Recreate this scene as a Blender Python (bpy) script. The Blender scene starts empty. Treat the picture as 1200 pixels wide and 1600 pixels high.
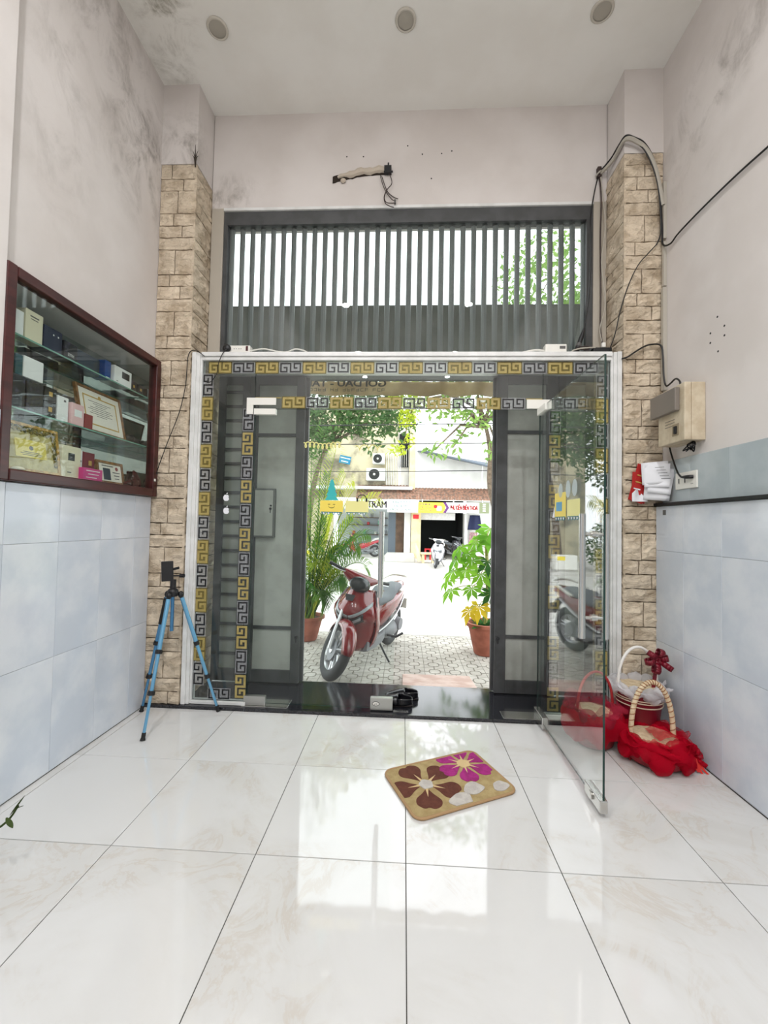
import bpy, bmesh, math, random
from mathutils import Vector, Matrix, noise
R = random.Random(11)
sc = bpy.context.scene
col = sc.collection
pi = math.pi
sin, cos = math.sin, math.cos

# ---------------------------------------------------------------- camera
F_PX, YAW, PITCH, ROLL = 634.5, 0.04956, 0.0294, 0.02014
cam_d = bpy.data.cameras.new('camera')
cam_d.sensor_fit = 'HORIZONTAL'
cam_d.sensor_width = 36.0
cam_d.lens = F_PX * 36.0 / 1200.0
cam_d.clip_start, cam_d.clip_end = 0.05, 200
cam = bpy.data.objects.new('camera', cam_d)
col.objects.link(cam)
_fw = Vector((-sin(YAW) * cos(PITCH), cos(YAW) * cos(PITCH), sin(PITCH)))
_rt = Vector((cos(YAW), sin(YAW), 0))
_up = _rt.cross(_fw)
_r2 = _rt * cos(ROLL) + _up * sin(ROLL)
_u2 = _up * cos(ROLL) - _rt * sin(ROLL)
_m = Matrix((_r2, _u2, -_fw)).transposed().to_4x4()
_m.translation = Vector((-0.0324, 0.0, 1.3297))
cam.matrix_world = _m
sc.camera = cam

# ---------------------------------------------------------------- sky, exposure
SKY = 3.1
world = bpy.data.worlds.new('overcast_sky')
sc.world = world
world.use_nodes = True
_bg = world.node_tree.nodes['Background']
_bg.inputs['Color'].default_value = (0.93, 0.97, 1.0, 1)
_bg.inputs['Strength'].default_value = SKY
sun_d = bpy.data.lights.new('sun', 'SUN')
sun_d.energy = 0.8
sun_d.angle = 0.35
sun_d.color = (1.0, 0.97, 0.9)
sun = bpy.data.objects.new('sun', sun_d)
sun.rotation_euler = (math.radians(38), math.radians(12), 0)
sun.location = (0, 9, 12)
col.objects.link(sun)
LAMP_W = 28.0            # each ceiling downlight that is switched on, behind the camera
vs = sc.view_settings
vs.view_transform = 'Standard'
vs.look = 'None'
vs.gamma = 1.0
vs.use_curve_mapping = False
vs.exposure = 0.42

# ---------------------------------------------------------------- helpers: materials
def lin(c):
    return tuple(((x / 255) / 12.92 if x / 255 <= 0.04045 else ((x / 255 + 0.055) / 1.055) ** 2.4) for x in c[:3]) + (1.0,)

def _mix(nt, a, b, fac, typ='MIX'):
    n = nt.nodes.new('ShaderNodeMix')
    n.data_type = 'RGBA'
    n.blend_type = typ
    for k, v in ((0, fac), (6, a), (7, b)):
        if hasattr(v, 'links'):
            nt.links.new(v, n.inputs[k])
        else:
            n.inputs[k].default_value = v
    return n.outputs[2]

def _math(nt, op, a, b=None, clamp=False):
    n = nt.nodes.new('ShaderNodeMath')
    n.operation = op
    n.use_clamp = clamp
    for k, v in ((0, a), (1, b)):
        if v is None:
            continue
        if hasattr(v, 'links'):
            nt.links.new(v, n.inputs[k])
        else:
            n.inputs[k].default_value = v
    return n.outputs[0]

def _range(nt, v, a, b, c=0.0, d=1.0, smooth=True):
    n = nt.nodes.new('ShaderNodeMapRange')
    n.interpolation_type = 'SMOOTHSTEP' if smooth else 'LINEAR'
    nt.links.new(v, n.inputs[0])
    for k, x in zip((1, 2, 3, 4), (a, b, c, d)):
        n.inputs[k].default_value = x
    return n.outputs[0]

def _noise(nt, vec, scale, detail=4, rough=0.55, dist=0.0):
    n = nt.nodes.new('ShaderNodeTexNoise')
    n.inputs['Scale'].default_value = scale
    n.inputs['Detail'].default_value = detail
    n.inputs['Roughness'].default_value = rough
    n.inputs['Distortion'].default_value = dist
    if vec is not None:
        nt.links.new(vec, n.inputs['Vector'])
    return n.outputs[0]

def _pos(nt, scale=(1, 1, 1), rnd=False):
    g = nt.nodes.new('ShaderNodeNewGeometry')
    m = nt.nodes.new('ShaderNodeMapping')
    m.inputs['Scale'].default_value = scale
    out = g.outputs['Position']
    if rnd:
        oi = nt.nodes.new('ShaderNodeObjectInfo')
        k = _math(nt, 'MULTIPLY', oi.outputs['Random'], 37.0)
        cb = nt.nodes.new('ShaderNodeCombineXYZ')
        for i in range(3):
            nt.links.new(k, cb.inputs[i])
        va = nt.nodes.new('ShaderNodeVectorMath')
        nt.links.new(out, va.inputs[0])
        nt.links.new(cb.outputs[0], va.inputs[1])
        out = va.outputs[0]
    nt.links.new(out, m.inputs['Vector'])
    return m.outputs[0]

MATS = {}
def mat(name, c, r=0.5, m=0.0, c2=None, ns=6.0, thr=(0.35, 0.65), nd=4, nsc=(1, 1, 1), bump=0.0, bs=60.0, coat=0.0,
        emit=0.0, ior=1.5, rnd=False, stains=None, stain_c=(70, 66, 58), trans=0.0, sheen=0.0, rvar=0.0):
    mt = bpy.data.materials.new(name)
    mt.use_nodes = True
    nt = mt.node_tree
    b = nt.nodes['Principled BSDF']
    b.inputs['Roughness'].default_value = r
    b.inputs['Metallic'].default_value = m
    b.inputs['IOR'].default_value = ior
    b.inputs['Coat Weight'].default_value = coat
    b.inputs['Coat Roughness'].default_value = 0.05
    b.inputs['Sheen Weight'].default_value = sheen
    b.inputs['Transmission Weight'].default_value = trans
    base = lin(c)
    if c2 is not None:
        v = _noise(nt, _pos(nt, nsc, rnd), ns, nd)
        base = _mix(nt, lin(c), lin(c2), _range(nt, v, thr[0], thr[1]))
    if rvar:
        oi = nt.nodes.new('ShaderNodeObjectInfo')
        k = _math(nt, 'MULTIPLY_ADD', oi.outputs['Random'], rvar)
        k.node.inputs[2].default_value = 1 - rvar / 2
        cb = nt.nodes.new('ShaderNodeCombineColor')
        for i in range(3):
            nt.links.new(k, cb.inputs[i])
        base = _mix(nt, base, cb.outputs[0], 1.0, 'MULTIPLY')
    if stains:
        acc = None
        p = _pos(nt)
        for (cx, cy, cz, rx, ry, rz, amt) in stains:
            s = nt.nodes.new('ShaderNodeVectorMath'); s.operation = 'SUBTRACT'
            nt.links.new(p, s.inputs[0]); s.inputs[1].default_value = (cx, cy, cz)
            q = nt.nodes.new('ShaderNodeVectorMath'); q.operation = 'MULTIPLY'
            nt.links.new(s.outputs[0], q.inputs[0]); q.inputs[1].default_value = (1 / rx, 1 / ry, 1 / rz)
            l = nt.nodes.new('ShaderNodeVectorMath'); l.operation = 'LENGTH'
            nt.links.new(q.outputs[0], l.inputs[0])
            w = _range(nt, l.outputs['Value'], 1.0, 0.1, 0.0, amt)
            acc = w if acc is None else _math(nt, 'MAXIMUM', acc, w)
        n1 = _noise(nt, _pos(nt, (1, 1, 0.75)), 5.0, 8, 0.7, 0.6)
        n2 = _noise(nt, _pos(nt, (1, 1, 0.45)), 17.0, 5, 0.7, 0.3)
        nn = _math(nt, 'MULTIPLY', _range(nt, n1, 0.42, 0.66), _range(nt, n2, 0.3, 0.7, 0.35, 1.0))
        base = _mix(nt, base, lin(stain_c), _math(nt, 'MULTIPLY', nn, acc, True))
    if hasattr(base, 'links'):
        nt.links.new(base, b.inputs['Base Color'])
    else:
        b.inputs['Base Color'].default_value = base
    if emit:
        b.inputs['Emission Color'].default_value = lin(c)
        b.inputs['Emission Strength'].default_value = emit
    if bump:
        bn = nt.nodes.new('ShaderNodeBump')
        bn.inputs['Strength'].default_value = bump
        bn.inputs['Distance'].default_value = 0.01
        nt.links.new(_noise(nt, _pos(nt), bs, 6, 0.65), bn.inputs['Height'])
        nt.links.new(bn.outputs[0], b.inputs['Normal'])
    MATS[name] = mt
    return mt

def glass(name, tint=(0.93, 0.97, 0.95), f0=0.04, dirt=0.0, power=5.0):
    mt = bpy.data.materials.new(name)
    mt.use_nodes = True
    nt = mt.node_tree
    nt.nodes.clear()
    out = nt.nodes.new('ShaderNodeOutputMaterial')
    tr = nt.nodes.new('ShaderNodeBsdfTransparent'); tr.inputs[0].default_value = tint + (1,)
    gl = nt.nodes.new('ShaderNodeBsdfGlossy'); gl.inputs['Roughness'].default_value = 0.0
    lw = nt.nodes.new('ShaderNodeLayerWeight'); lw.inputs['Blend'].default_value = 0.5
    f = _math(nt, 'POWER', lw.outputs['Facing'], power)
    f = _math(nt, 'MULTIPLY', f, 1 - f0)
    f = _math(nt, 'ADD', f, f0, True)
    mx = nt.nodes.new('ShaderNodeMixShader')
    nt.links.new(f, mx.inputs[0]); nt.links.new(tr.outputs[0], mx.inputs[1]); nt.links.new(gl.outputs[0], mx.inputs[2])
    last = mx.outputs[0]
    if dirt:
        df = nt.nodes.new('ShaderNodeBsdfDiffuse'); df.inputs[0].default_value = (0.45, 0.46, 0.44, 1)
        m2 = nt.nodes.new('ShaderNodeMixShader')
        v = _noise(nt, _pos(nt), 6.0, 5)
        nt.links.new(_range(nt, v, 0.3, 0.75, 0.0, dirt), m2.inputs[0])
        nt.links.new(last, m2.inputs[1]); nt.links.new(df.outputs[0], m2.inputs[2])
        last = m2.outputs[0]
    nt.links.new(last, out.inputs[0])
    MATS[name] = mt
    return mt

def veil(name, c, dens, rough=0.9):
    """sheer net cloth: part diffuse, part see-through"""
    mt = bpy.data.materials.new(name)
    mt.use_nodes = True
    nt = mt.node_tree
    nt.nodes.clear()
    out = nt.nodes.new('ShaderNodeOutputMaterial')
    tr = nt.nodes.new('ShaderNodeBsdfTransparent')
    df = nt.nodes.new('ShaderNodeBsdfDiffuse'); df.inputs[0].default_value = lin(c)
    tl = nt.nodes.new('ShaderNodeBsdfTranslucent'); tl.inputs[0].default_value = lin(c)
    a = nt.nodes.new('ShaderNodeMixShader'); a.inputs[0].default_value = 0.35
    nt.links.new(df.outputs[0], a.inputs[1]); nt.links.new(tl.outputs[0], a.inputs[2])
    m = nt.nodes.new('ShaderNodeMixShader'); m.inputs[0].default_value = dens
    nt.links.new(tr.outputs[0], m.inputs[1]); nt.links.new(a.outputs[0], m.inputs[2])
    nt.links.new(m.outputs[0], out.inputs[0])
    MATS[name] = mt
    return mt

def leafm(name, c, c2, t=0.4):
    mt = bpy.data.materials.new(name)
    mt.use_nodes = True
    nt = mt.node_tree
    nt.nodes.clear()
    out = nt.nodes.new('ShaderNodeOutputMaterial')
    v = _noise(nt, _pos(nt), 3.0, 3)
    cc = _mix(nt, lin(c), lin(c2), _range(nt, v, 0.35, 0.65))
    df = nt.nodes.new('ShaderNodeBsdfDiffuse'); nt.links.new(cc, df.inputs[0])
    tl = nt.nodes.new('ShaderNodeBsdfTranslucent'); nt.links.new(cc, tl.inputs[0])
    a = nt.nodes.new('ShaderNodeMixShader'); a.inputs[0].default_value = t
    nt.links.new(df.outputs[0], a.inputs[1]); nt.links.new(tl.outputs[0], a.inputs[2])
    nt.links.new(a.outputs[0], out.inputs[0])
    MATS[name] = mt
    return mt

# ---------------------------------------------------------------- helpers: meshes
def wm(o):
    m = o.matrix_basis.copy()
    return wm(o.parent) @ m if o.parent else m

class MB:
    def __init__(s):
        s.v, s.f, s.m = [], [], []
    def add(s, vs_, fs_, mi=0):
        o = len(s.v)
        s.v += [Vector(v) for v in vs_]
        s.f += [tuple(i + o for i in f) for f in fs_]
        s.m += [mi] * len(fs_)
        return s
    def box(s, x0, x1, y0, y1, z0, z1, mi=0):
        x0, x1 = min(x0, x1), max(x0, x1); y0, y1 = min(y0, y1), max(y0, y1); z0, z1 = min(z0, z1), max(z0, z1)
        return s.add([(x0, y0, z0), (x1, y0, z0), (x1, y1, z0), (x0, y1, z0), (x0, y0, z1), (x1, y0, z1), (x1, y1, z1), (x0, y1, z1)],
                     [(3, 2, 1, 0), (4, 5, 6, 7), (0, 1, 5, 4), (1, 2, 6, 5), (2, 3, 7, 6), (3, 0, 4, 7)], mi)
    def obox(s, c, size, m=None, mi=0):
        a, b, h = size[0] / 2, size[1] / 2, size[2] / 2
        t = MB().box(-a, a, -b, b, -h, h)
        m = m or Matrix()
        return s.add([Vector(c) + (m.to_3x3() @ v) for v in t.v], t.f, mi)
    def tube(s, pts, r, n=8, mi=0, closed=False, caps=True):
        pts = [Vector(p) for p in pts]
        k = len(pts)
        rs = r if isinstance(r, (list, tuple)) else [r] * k
        rings = []
        up = Vector((0, 0, 1))
        prev = None
        for i, p in enumerate(pts):
            if closed:
                d = pts[(i + 1) % k] - pts[i - 1]
            else:
                d = pts[min(i + 1, k - 1)] - pts[max(i - 1, 0)]
            if d.length < 1e-9:
                d = up.copy()
            d.normalize()
            if prev is None:
                a = d.cross(up) if abs(d.dot(up)) < 0.95 else d.cross(Vector((1, 0, 0)))
            else:
                a = prev - d * prev.dot(d)
            a.normalize()
            prev = a
            b = d.cross(a)
            rings.append([p + (a * cos(2 * pi * j / n) + b * sin(2 * pi * j / n)) * rs[i] for j in range(n)])
        return s.loft(rings, mi, closed, caps)
    def loft(s, rings, mi=0, closed=False, caps=True):
        n = len(rings[0])
        vs_ = [v for rg in rings for v in rg]
        fs_ = []
        k = len(rings)
        for i in range(k if closed else k - 1):
            for j in range(n):
                a, b = i * n + j, i * n + (j + 1) % n
                c, d = ((i + 1) % k) * n + (j + 1) % n, ((i + 1) % k) * n + j
                fs_.append((a, b, c, d))
        if caps and not closed:
            fs_.append(tuple(range(n))[::-1])
            fs_.append(tuple((k - 1) * n + j for j in range(n)))
        return s.add(vs_, fs_, mi)
    def cyl(s, p0, p1, r0, r1=None, n=16, mi=0, caps=True):
        return s.tube([p0, p1], [r0, r0 if r1 is None else r1], n, mi, False, caps)
    def lathe(s, prof, c=(0, 0, 0), n=24, mi=0, fn=None, caps=True):
        rings = []
        for k, (r, z) in enumerate(prof):
            rg = []
            for j in range(n):
                a = 2 * pi * j / n
                rr, zz = (r, z) if fn is None else fn(a, r, z, k)
                rg.append(Vector((c[0] + rr * cos(a), c[1] + rr * sin(a), c[2] + zz)))
            rings.append(rg)
        return s.loft(rings, mi, False, caps)
    def ell(s, c, rad, nu=16, nv=10, m=None, mi=0, e=1.0):
        rings = []
        m = (m or Matrix()).to_3x3()
        pw = lambda x: math.copysign(abs(x) ** e, x)
        for i in range(nv + 1):
            t = -pi / 2 + pi * i / nv
            t = max(-pi / 2 + 0.02, min(pi / 2 - 0.02, t))
            rings.append([Vector(c) + m @ Vector((rad[0] * pw(cos(t)) * pw(cos(2 * pi * j / nu)), rad[1] * pw(cos(t)) * pw(sin(2 * pi * j / nu)), rad[2] * pw(sin(t)))) for j in range(nu)])
        return s.loft(rings, mi)
    def prism(s, out2, o, U, V, d, mi=0):
        """closed 2-d outline in the plane o,U,V given thickness d along U x V"""
        o, U, V = Vector(o), Vector(U), Vector(V)
        N = U.cross(V).normalized() * d
        n = len(out2)
        a = [o + U * x + V * y for x, y in out2]
        b = [p + N for p in a]
        fs_ = [tuple(range(n))[::-1], tuple(range(n, 2 * n))] + [(j, (j + 1) % n, n + (j + 1) % n, n + j) for j in range(n)]
        return s.add(a + b, fs_, mi)
    def grid(s, fn, nu, nv, mi=0):
        vs_ = [fn(i / nu, j / nv) for i in range(nu + 1) for j in range(nv + 1)]
        fs_ = [(i * (nv + 1) + j, (i + 1) * (nv + 1) + j, (i + 1) * (nv + 1) + j + 1, i * (nv + 1) + j + 1) for i in range(nu) for j in range(nv)]
        return s.add(vs_, fs_, mi)
    def xf(s, m):
        s.v = [m @ v for v in s.v]
        return s
    def mesh(s, name, mats, smooth=False, ang=40, tf=None):
        me = bpy.data.meshes.new(name)
        vv = [tf @ v for v in s.v] if tf else s.v
        me.from_pydata([tuple(v) for v in vv], [], s.f)
        for m in (mats if isinstance(mats, (list, tuple)) else [mats]):
            me.materials.append(m)
        if any(s.m):
            me.polygons.foreach_set('material_index', s.m)
        if smooth:
            me.shade_smooth()
            me.set_sharp_from_angle(angle=math.radians(ang))
        me.update()
        return me
    def build(s, name, mats, parent=None, smooth=False, ang=40, bevel=0.0, seg=2, sub=0, local=False, solid=0.0):
        if parent is not None:
            tf = None if local else wm(parent).inverted()
            o = bpy.data.objects.new(name, s.mesh(name, mats, smooth, ang, tf))
            o.parent = parent
        else:
            lo = [min(v[i] for v in s.v) for i in range(3)]
            hi = [max(v[i] for v in s.v) for i in range(3)]
            c = Vector(((lo[0] + hi[0]) / 2, (lo[1] + hi[1]) / 2, lo[2]))
            o = bpy.data.objects.new(name, s.mesh(name, mats, smooth, ang, Matrix.Translation(-c)))
            o.location = c
        col.objects.link(o)
        if solid:
            md = o.modifiers.new('thickness', 'SOLIDIFY'); md.thickness = solid; md.offset = 0
        if bevel:
            md = o.modifiers.new('bevel', 'BEVEL'); md.width = bevel; md.segments = seg; md.limit_method = 'ANGLE'
        if sub:
            md = o.modifiers.new('subdivision', 'SUBSURF'); md.levels = sub; md.render_levels = sub
        return o

def tag(o, label=None, cat=None, group=None, kind=None):
    if label: o['label'] = label
    if cat: o['category'] = cat
    if group: o['group'] = group
    if kind: o['kind'] = kind
    return o

def thing(name, label, cat, loc=(0, 0, 0), rz=0.0, group=None):
    o = bpy.data.objects.new(name, None)
    o.empty_display_size = 0.05
    o.location = loc
    o.rotation_euler = (0, 0, rz)
    col.objects.link(o)
    return tag(o, label, cat, group)

def struct(o, label=None):
    return tag(o, label, kind='structure')

def inst(me, name, parent, loc=(0, 0, 0), rot=(0, 0, 0), scale=(1, 1, 1)):
    """another object on shared mesh data, placed in world space under an unrotated parent"""
    o = bpy.data.objects.new(name, me)
    if parent is not None:
        o.parent = parent
        o.location = wm(parent).inverted() @ Vector(loc)
    else:
        o.location = loc
    o.rotation_euler = rot
    o.scale = scale
    col.objects.link(o)
    return o

def text(s_, size, m, parent, origin, U, V, name='lettering', ext=0.001, align='CENTER', width=None, bold=0.0):
    cu = bpy.data.curves.new('text', 'FONT')
    cu.body = s_
    cu.size = size
    cu.extrude = 0.0
    cu.align_x = align
    cu.align_y = 'CENTER'
    cu.resolution_u = 3
    ob = bpy.data.objects.new('text', cu)
    col.objects.link(ob)
    bpy.context.view_layer.update()
    me = bpy.data.meshes.new_from_object(ob.evaluated_get(bpy.context.evaluated_depsgraph_get()))
    bpy.data.objects.remove(ob)
    bpy.data.curves.remove(cu)
    U, V, o = Vector(U).normalized(), Vector(V).normalized(), Vector(origin)
    k = 1.0
    if width:
        w = max(v.co.x for v in me.vertices) - min(v.co.x for v in me.vertices)
        k = width / w
    mb = MB()
    for sx, sy in (((0, 0),) if not bold else ((0, 0), (-1, 0), (1, 0), (0, 0.7), (0, -0.7))):
        mb.add([o + U * (v.co.x * k + sx * bold) + V * (v.co.y + sy * bold) for v in me.vertices], [tuple(p.vertices) for p in me.polygons])
    bpy.data.meshes.remove(me)
    return mb.build(name, m, parent)

def marks(parent, origin, U, V, width, h, m, seed, name='lettering', words=(4, 3, 4), t=None):
    """a line of print too small to read: upright and level strokes in word groups"""
    rr = random.Random(seed)
    U, V, o = Vector(U), Vector(V), Vector(origin)
    t = t or h * 0.16
    n = sum(words) + 0.8 * (len(words) - 1)
    cw = width / n
    x = -width / 2
    mb = MB()
    def q(a, b, c, d):
        mb.add([o + U * a + V * c, o + U * b + V * c, o + U * b + V * d, o + U * a + V * d], [(0, 1, 2, 3)])
    for w in words:
        for k in range(w):
            e = cw * 0.72
            for sgm in rr.sample(range(5), 3):
                if sgm == 0: q(x, x + t, -h / 2, h / 2)
                if sgm == 1: q(x + e - t, x + e, -h / 2, h / 2)
                if sgm == 2: q(x, x + e, h / 2 - t, h / 2)
                if sgm == 3: q(x, x + e, -t / 2, t / 2)
                if sgm == 4: q(x, x + e, -h / 2, -h / 2 + t)
            x += cw
        x += 0.8 * cw
    return mb.build(name, m, parent)

def rrect(w, h, r, n=5, cx=0, cy=0):
    pts = []
    for (sx, sy, a0) in ((1, 1, 0), (-1, 1, pi / 2), (-1, -1, pi), (1, -1, 1.5 * pi)):
        for i in range(n + 1):
            a = a0 + pi / 2 * i / n
            pts.append((cx + sx * (w / 2 - r) + r * cos(a), cy + sy * (h / 2 - r) + r * sin(a)))
    return pts

def bez(p0, p1, p2, p3, n=10):
    p0, p1, p2, p3 = map(Vector, (p0, p1, p2, p3))
    return [p0 * (1 - t) ** 3 + p1 * 3 * t * (1 - t) ** 2 + p2 * 3 * t * t * (1 - t) + p3 * t ** 3 for t in [i / n for i in range(n + 1)]]

def spline(pts, k=6):
    pts = [Vector(p) for p in pts]
    out = []
    for i in range(len(pts) - 1):
        a, b, c, d = pts[max(i - 1, 0)], pts[i], pts[i + 1], pts[min(i + 2, len(pts) - 1)]
        for j in range(k):
            t = j / k
            out.append(0.5 * ((2 * b) + (c - a) * t + (2 * a - 5 * b + 4 * c - d) * t * t + (3 * b - a - 3 * c + d) * t ** 3))
    out.append(pts[-1])
    return out

def nz(x, y, z, s=0):
    return noise.noise(Vector((x + s * 17.3, y - s * 9.1, z + s * 4.7)))

# ---------------------------------------------------------------- materials
ZC = 4.56                                     # ceiling height
XL, XR = -1.875, 1.725                        # plaster faces of the side walls
YP, YH = 2.84, 3.08                           # pillar face, header face
PXL, PXR = -1.60, 1.455                       # inner faces of the pillars
plaster = mat('plaster_wall', (219, 213, 209), 0.85, c2=(209, 202, 197), ns=1.6, bump=0.08, bs=90,
              stains=[(-1.87, 2.6, 3.9, 0.5, 0.55, 0.75, 0.75), (-1.85, 2.2, 4.35, 0.3, 0.8, 0.55, 0.6), (-1.7, 2.85, 4.05, 0.3, 0.2, 0.45, 0.7),
                      (-1.5, 3.08, 3.9, 0.35, 0.2, 0.25, 0.75), (1.72, 2.35, 3.95, 0.2, 0.75, 0.35, 0.6), (1.7, 2.6, 3.7, 0.3, 0.35, 0.5, 0.4), (-1.875, 2.0, 3.6, .2, .35, 1.1, .35)],
              stain_c=(112, 104, 95))
ceil_m = mat('ceiling_paint', (238, 236, 230), 0.9, c2=(232, 229, 222), ns=2.0, bump=0.05, bs=120,
             stains=[(-1.62, 2.32, 4.56, 0.28, 0.55, 0.3, 1.0), (-1.75, 2.7, 4.56, 0.25, 0.3, 0.3, 0.5)], stain_c=(120, 112, 88))
grout = mat('dark_grout', (70, 68, 64), 0.9)
def marble(name, c, vein, rough, tint2):
    mt = mat(name, c, rough, ior=1.62)
    nt = mt.node_tree
    b = nt.nodes['Principled BSDF']
    p = _pos(nt, (1, 1, 1), True)
    n1 = _noise(nt, p, 1.3, 6, 0.6, 1.2)
    n2 = _noise(nt, p, 3.2, 7, 0.65, 1.8)
    vein_f = _range(nt, _math(nt, 'ABSOLUTE', _math(nt, 'SUBTRACT', n2, 0.5)), 0.045, 0.0, 0.0, 1.0)
    vein_f = _math(nt, 'MULTIPLY', vein_f, _range(nt, n1, 0.47, 0.62))
    c1 = _mix(nt, lin(c), lin(tint2), _range(nt, n1, 0.4, 0.7))
    nt.links.new(_mix(nt, c1, lin(vein), _math(nt, 'MULTIPLY', vein_f, 0.4)), b.inputs['Base Color'])
    return mt
floor_m = marble('polished_porcelain', (213, 212, 210), (192, 179, 164), 0.045, (204, 202, 198))
wallt_m = mat('pale_blue_glazed_tile', (202, 209, 219), 0.12, c2=(220, 224, 230), ns=3.2, thr=(0.38, 0.64), nd=8, rnd=True)
wallt2_m = mat('grey_blue_glazed_tile', (186, 195, 198), 0.1, c2=(172, 182, 186), ns=4.0, nd=8, rnd=True)
tgrout = mat('pale_tile_grout', (176, 178, 178), 0.9)
granite = mat('black_granite', (26, 26, 30), 0.12, c2=(40, 41, 46), ns=60, coat=0.0, ior=1.6)
stone_m = mat('cast_sandstone', (214, 198, 175), 0.85, c2=(176, 158, 134), ns=9, thr=(0.4, 0.7), nd=7, rvar=0.16)
def _stone_bump():
    nt = stone_m.node_tree
    b = nt.nodes['Principled BSDF']
    n1 = _noise(nt, _pos(nt, (1, 1, 1.9), True), 13.0, 5, 0.55, 0.5)
    crease = _range(nt, _math(nt, 'ABSOLUTE', _math(nt, 'SUBTRACT', n1, 0.5)), 0.0, 0.05, 0.55, 1.0)
    n2 = _noise(nt, _pos(nt), 60.0, 5, 0.6)
    hsum = _math(nt, 'ADD', _math(nt, 'ADD', crease, _math(nt, 'MULTIPLY', n1, 1.6)), _math(nt, 'MULTIPLY', n2, 0.35))
    bn = nt.nodes.new('ShaderNodeBump')
    bn.inputs['Strength'].default_value = 0.6
    bn.inputs['Distance'].default_value = 0.020
    nt.links.new(hsum, bn.inputs['Height'])
    nt.links.new(bn.outputs[0], b.inputs['Normal'])
_stone_bump()
mortar = mat('stone_mortar', (96, 82, 64), 0.95)
white_al = mat('white_powder_coat', (228, 228, 226), 0.35, c2=(214, 214, 211), ns=9)
beige_al = mat('beige_aluminium', (176, 168, 155), 0.5)
dark_al = mat('dark_grey_steel', (74, 75, 76), 0.45, c2=(62, 63, 63), ns=8)
steel_panel = mat('grey_steel_sheet', (168, 170, 163), 0.55, c2=(150, 152, 144), ns=4)
bar_m = mat('grey_grille_bar', (122, 124, 124), 0.45)
glass_m = glass('clear_glass', (0.95, 0.975, 0.965), 0.022)
glass_open = glass('reflective_glass', (0.95, 0.975, 0.965), 0.07, power=4.0)
satin = mat('satin_steel', (176, 176, 172), 0.3, m=0.85)
glass_fix = glass('dusty_glass', (0.84, 0.87, 0.86), 0.04, dirt=0.05)
glass_case = glass('cabinet_glass', (0.93, 0.96, 0.95), 0.03)
glass_edge = mat('green_glass_edge', (24, 52, 46), 0.15)
shelf_edge = mat('pale_green_glass_edge', (120, 165, 148), 0.15)
black_v = mat('black_vinyl', (12, 12, 13), 0.4)
gold_v = mat('gold_vinyl', (154, 137, 76), 0.45, c2=(168, 151, 92), ns=30)
chrome = mat('brushed_stainless', (205, 204, 200), 0.22, m=1.0)
dark_metal = mat('dark_hardware', (46, 46, 48), 0.4, m=0.4)
black_p = mat('black_plastic', (20, 20, 22), 0.45)
black_r = mat('black_rubber', (16, 16, 17), 0.7)
white_p = mat('white_plastic', (232, 230, 222), 0.4)
cream_p = mat('aged_cream_plastic', (205, 192, 168), 0.55, c2=(188, 172, 146), ns=14)
cable_b = mat('black_cable_sheath', (14, 14, 15), 0.5)
cable_w = mat('grey_white_cable', (178, 172, 160), 0.6)
paper_w = mat('white_paper', (232, 232, 236), 0.8)
red_paper = mat('red_print', (176, 32, 30), 0.6)

# ---------------------------------------------------------------- floor
fl = MB().box(-1.88, 1.73, -5.0, 2.829, -0.15, -0.004).build('floor', grout)
struct(fl, 'white polished marble-look floor tiles with dark joints')
tile_cache = {}
def bev_tile(w, d, h, b=0.0012):
    key = (round(w, 4), round(d, 4), round(h, 4))
    if key not in tile_cache:
        a, c = w / 2, d / 2
        m = MB()
        r0 = [Vector((sx * a, sy * c, -h)) for sx, sy in ((-1, -1), (1, -1), (1, 1), (-1, 1))]
        r1 = [Vector((sx * a, sy * c, -b)) for sx, sy in ((-1, -1), (1, -1), (1, 1), (-1, 1))]
        r2 = [Vector((sx * (a - b), sy * (c - b), 0)) for sx, sy in ((-1, -1), (1, -1), (1, 1), (-1, 1))]
        m.loft([r0, r1, r2])
        tile_cache[key] = m
    return tile_cache[key]
_tm = {}
def tile_mesh(w, d, h, m, name):
    key = (round(w, 4), round(d, 4), round(h, 4), m.name)
    if key not in _tm:
        _tm[key] = bev_tile(w, d, h).mesh(name, m)
    return _tm[key]
xs = [-1.86, -1.81, -1.2, -0.6, 0.0, 0.6, 1.2, 1.675]
ys = [1.638 + 0.6 * k for k in range(-11, 2)] + [2.829]
g_ = 0.0016
for i in range(len(xs) - 1):
    for j in range(len(ys) - 1):
        w, d = xs[i + 1] - xs[i] - 2 * g_, ys[j + 1] - ys[j] - 2 * g_
        inst(tile_mesh(w, d, 0.003, floor_m, 'tile'), 'tile', fl, ((xs[i] + xs[i + 1]) / 2, (ys[j] + ys[j + 1]) / 2, 0.0))

# black granite threshold, one step above the pavement
struct(MB().box(XL, XR, 2.83, 3.36, -0.2, 0.02).build('trim_1', granite, bevel=0.004), 'polished black granite threshold of the doorway')

# ---------------------------------------------------------------- walls
def wall_tiles(parent, side, x, yl, zl, m, th=0.014):
    """glazed tiles as separate pieces; side +1 faces +x"""
    for a, b in zip(yl, yl[1:]):
        for c, d in zip(zl, zl[1:]):
            me = tile_mesh(b - a - 0.0016, d - c - 0.0016, th, m, 'wall_tile')
            o = inst(me, 'wall_tile', parent, (x, (a + b) / 2, (c + d) / 2))
            # tile local: width->y, depth->z, normal->x*side
            if side > 0:
                o.rotation_euler = Matrix(((0, 0, 1), (1, 0, 0), (0, 1, 0))).to_euler()
            else:
                o.rotation_euler = Matrix(((0, 0, -1), (-1, 0, 0), (0, 1, 0))).to_euler()

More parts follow.
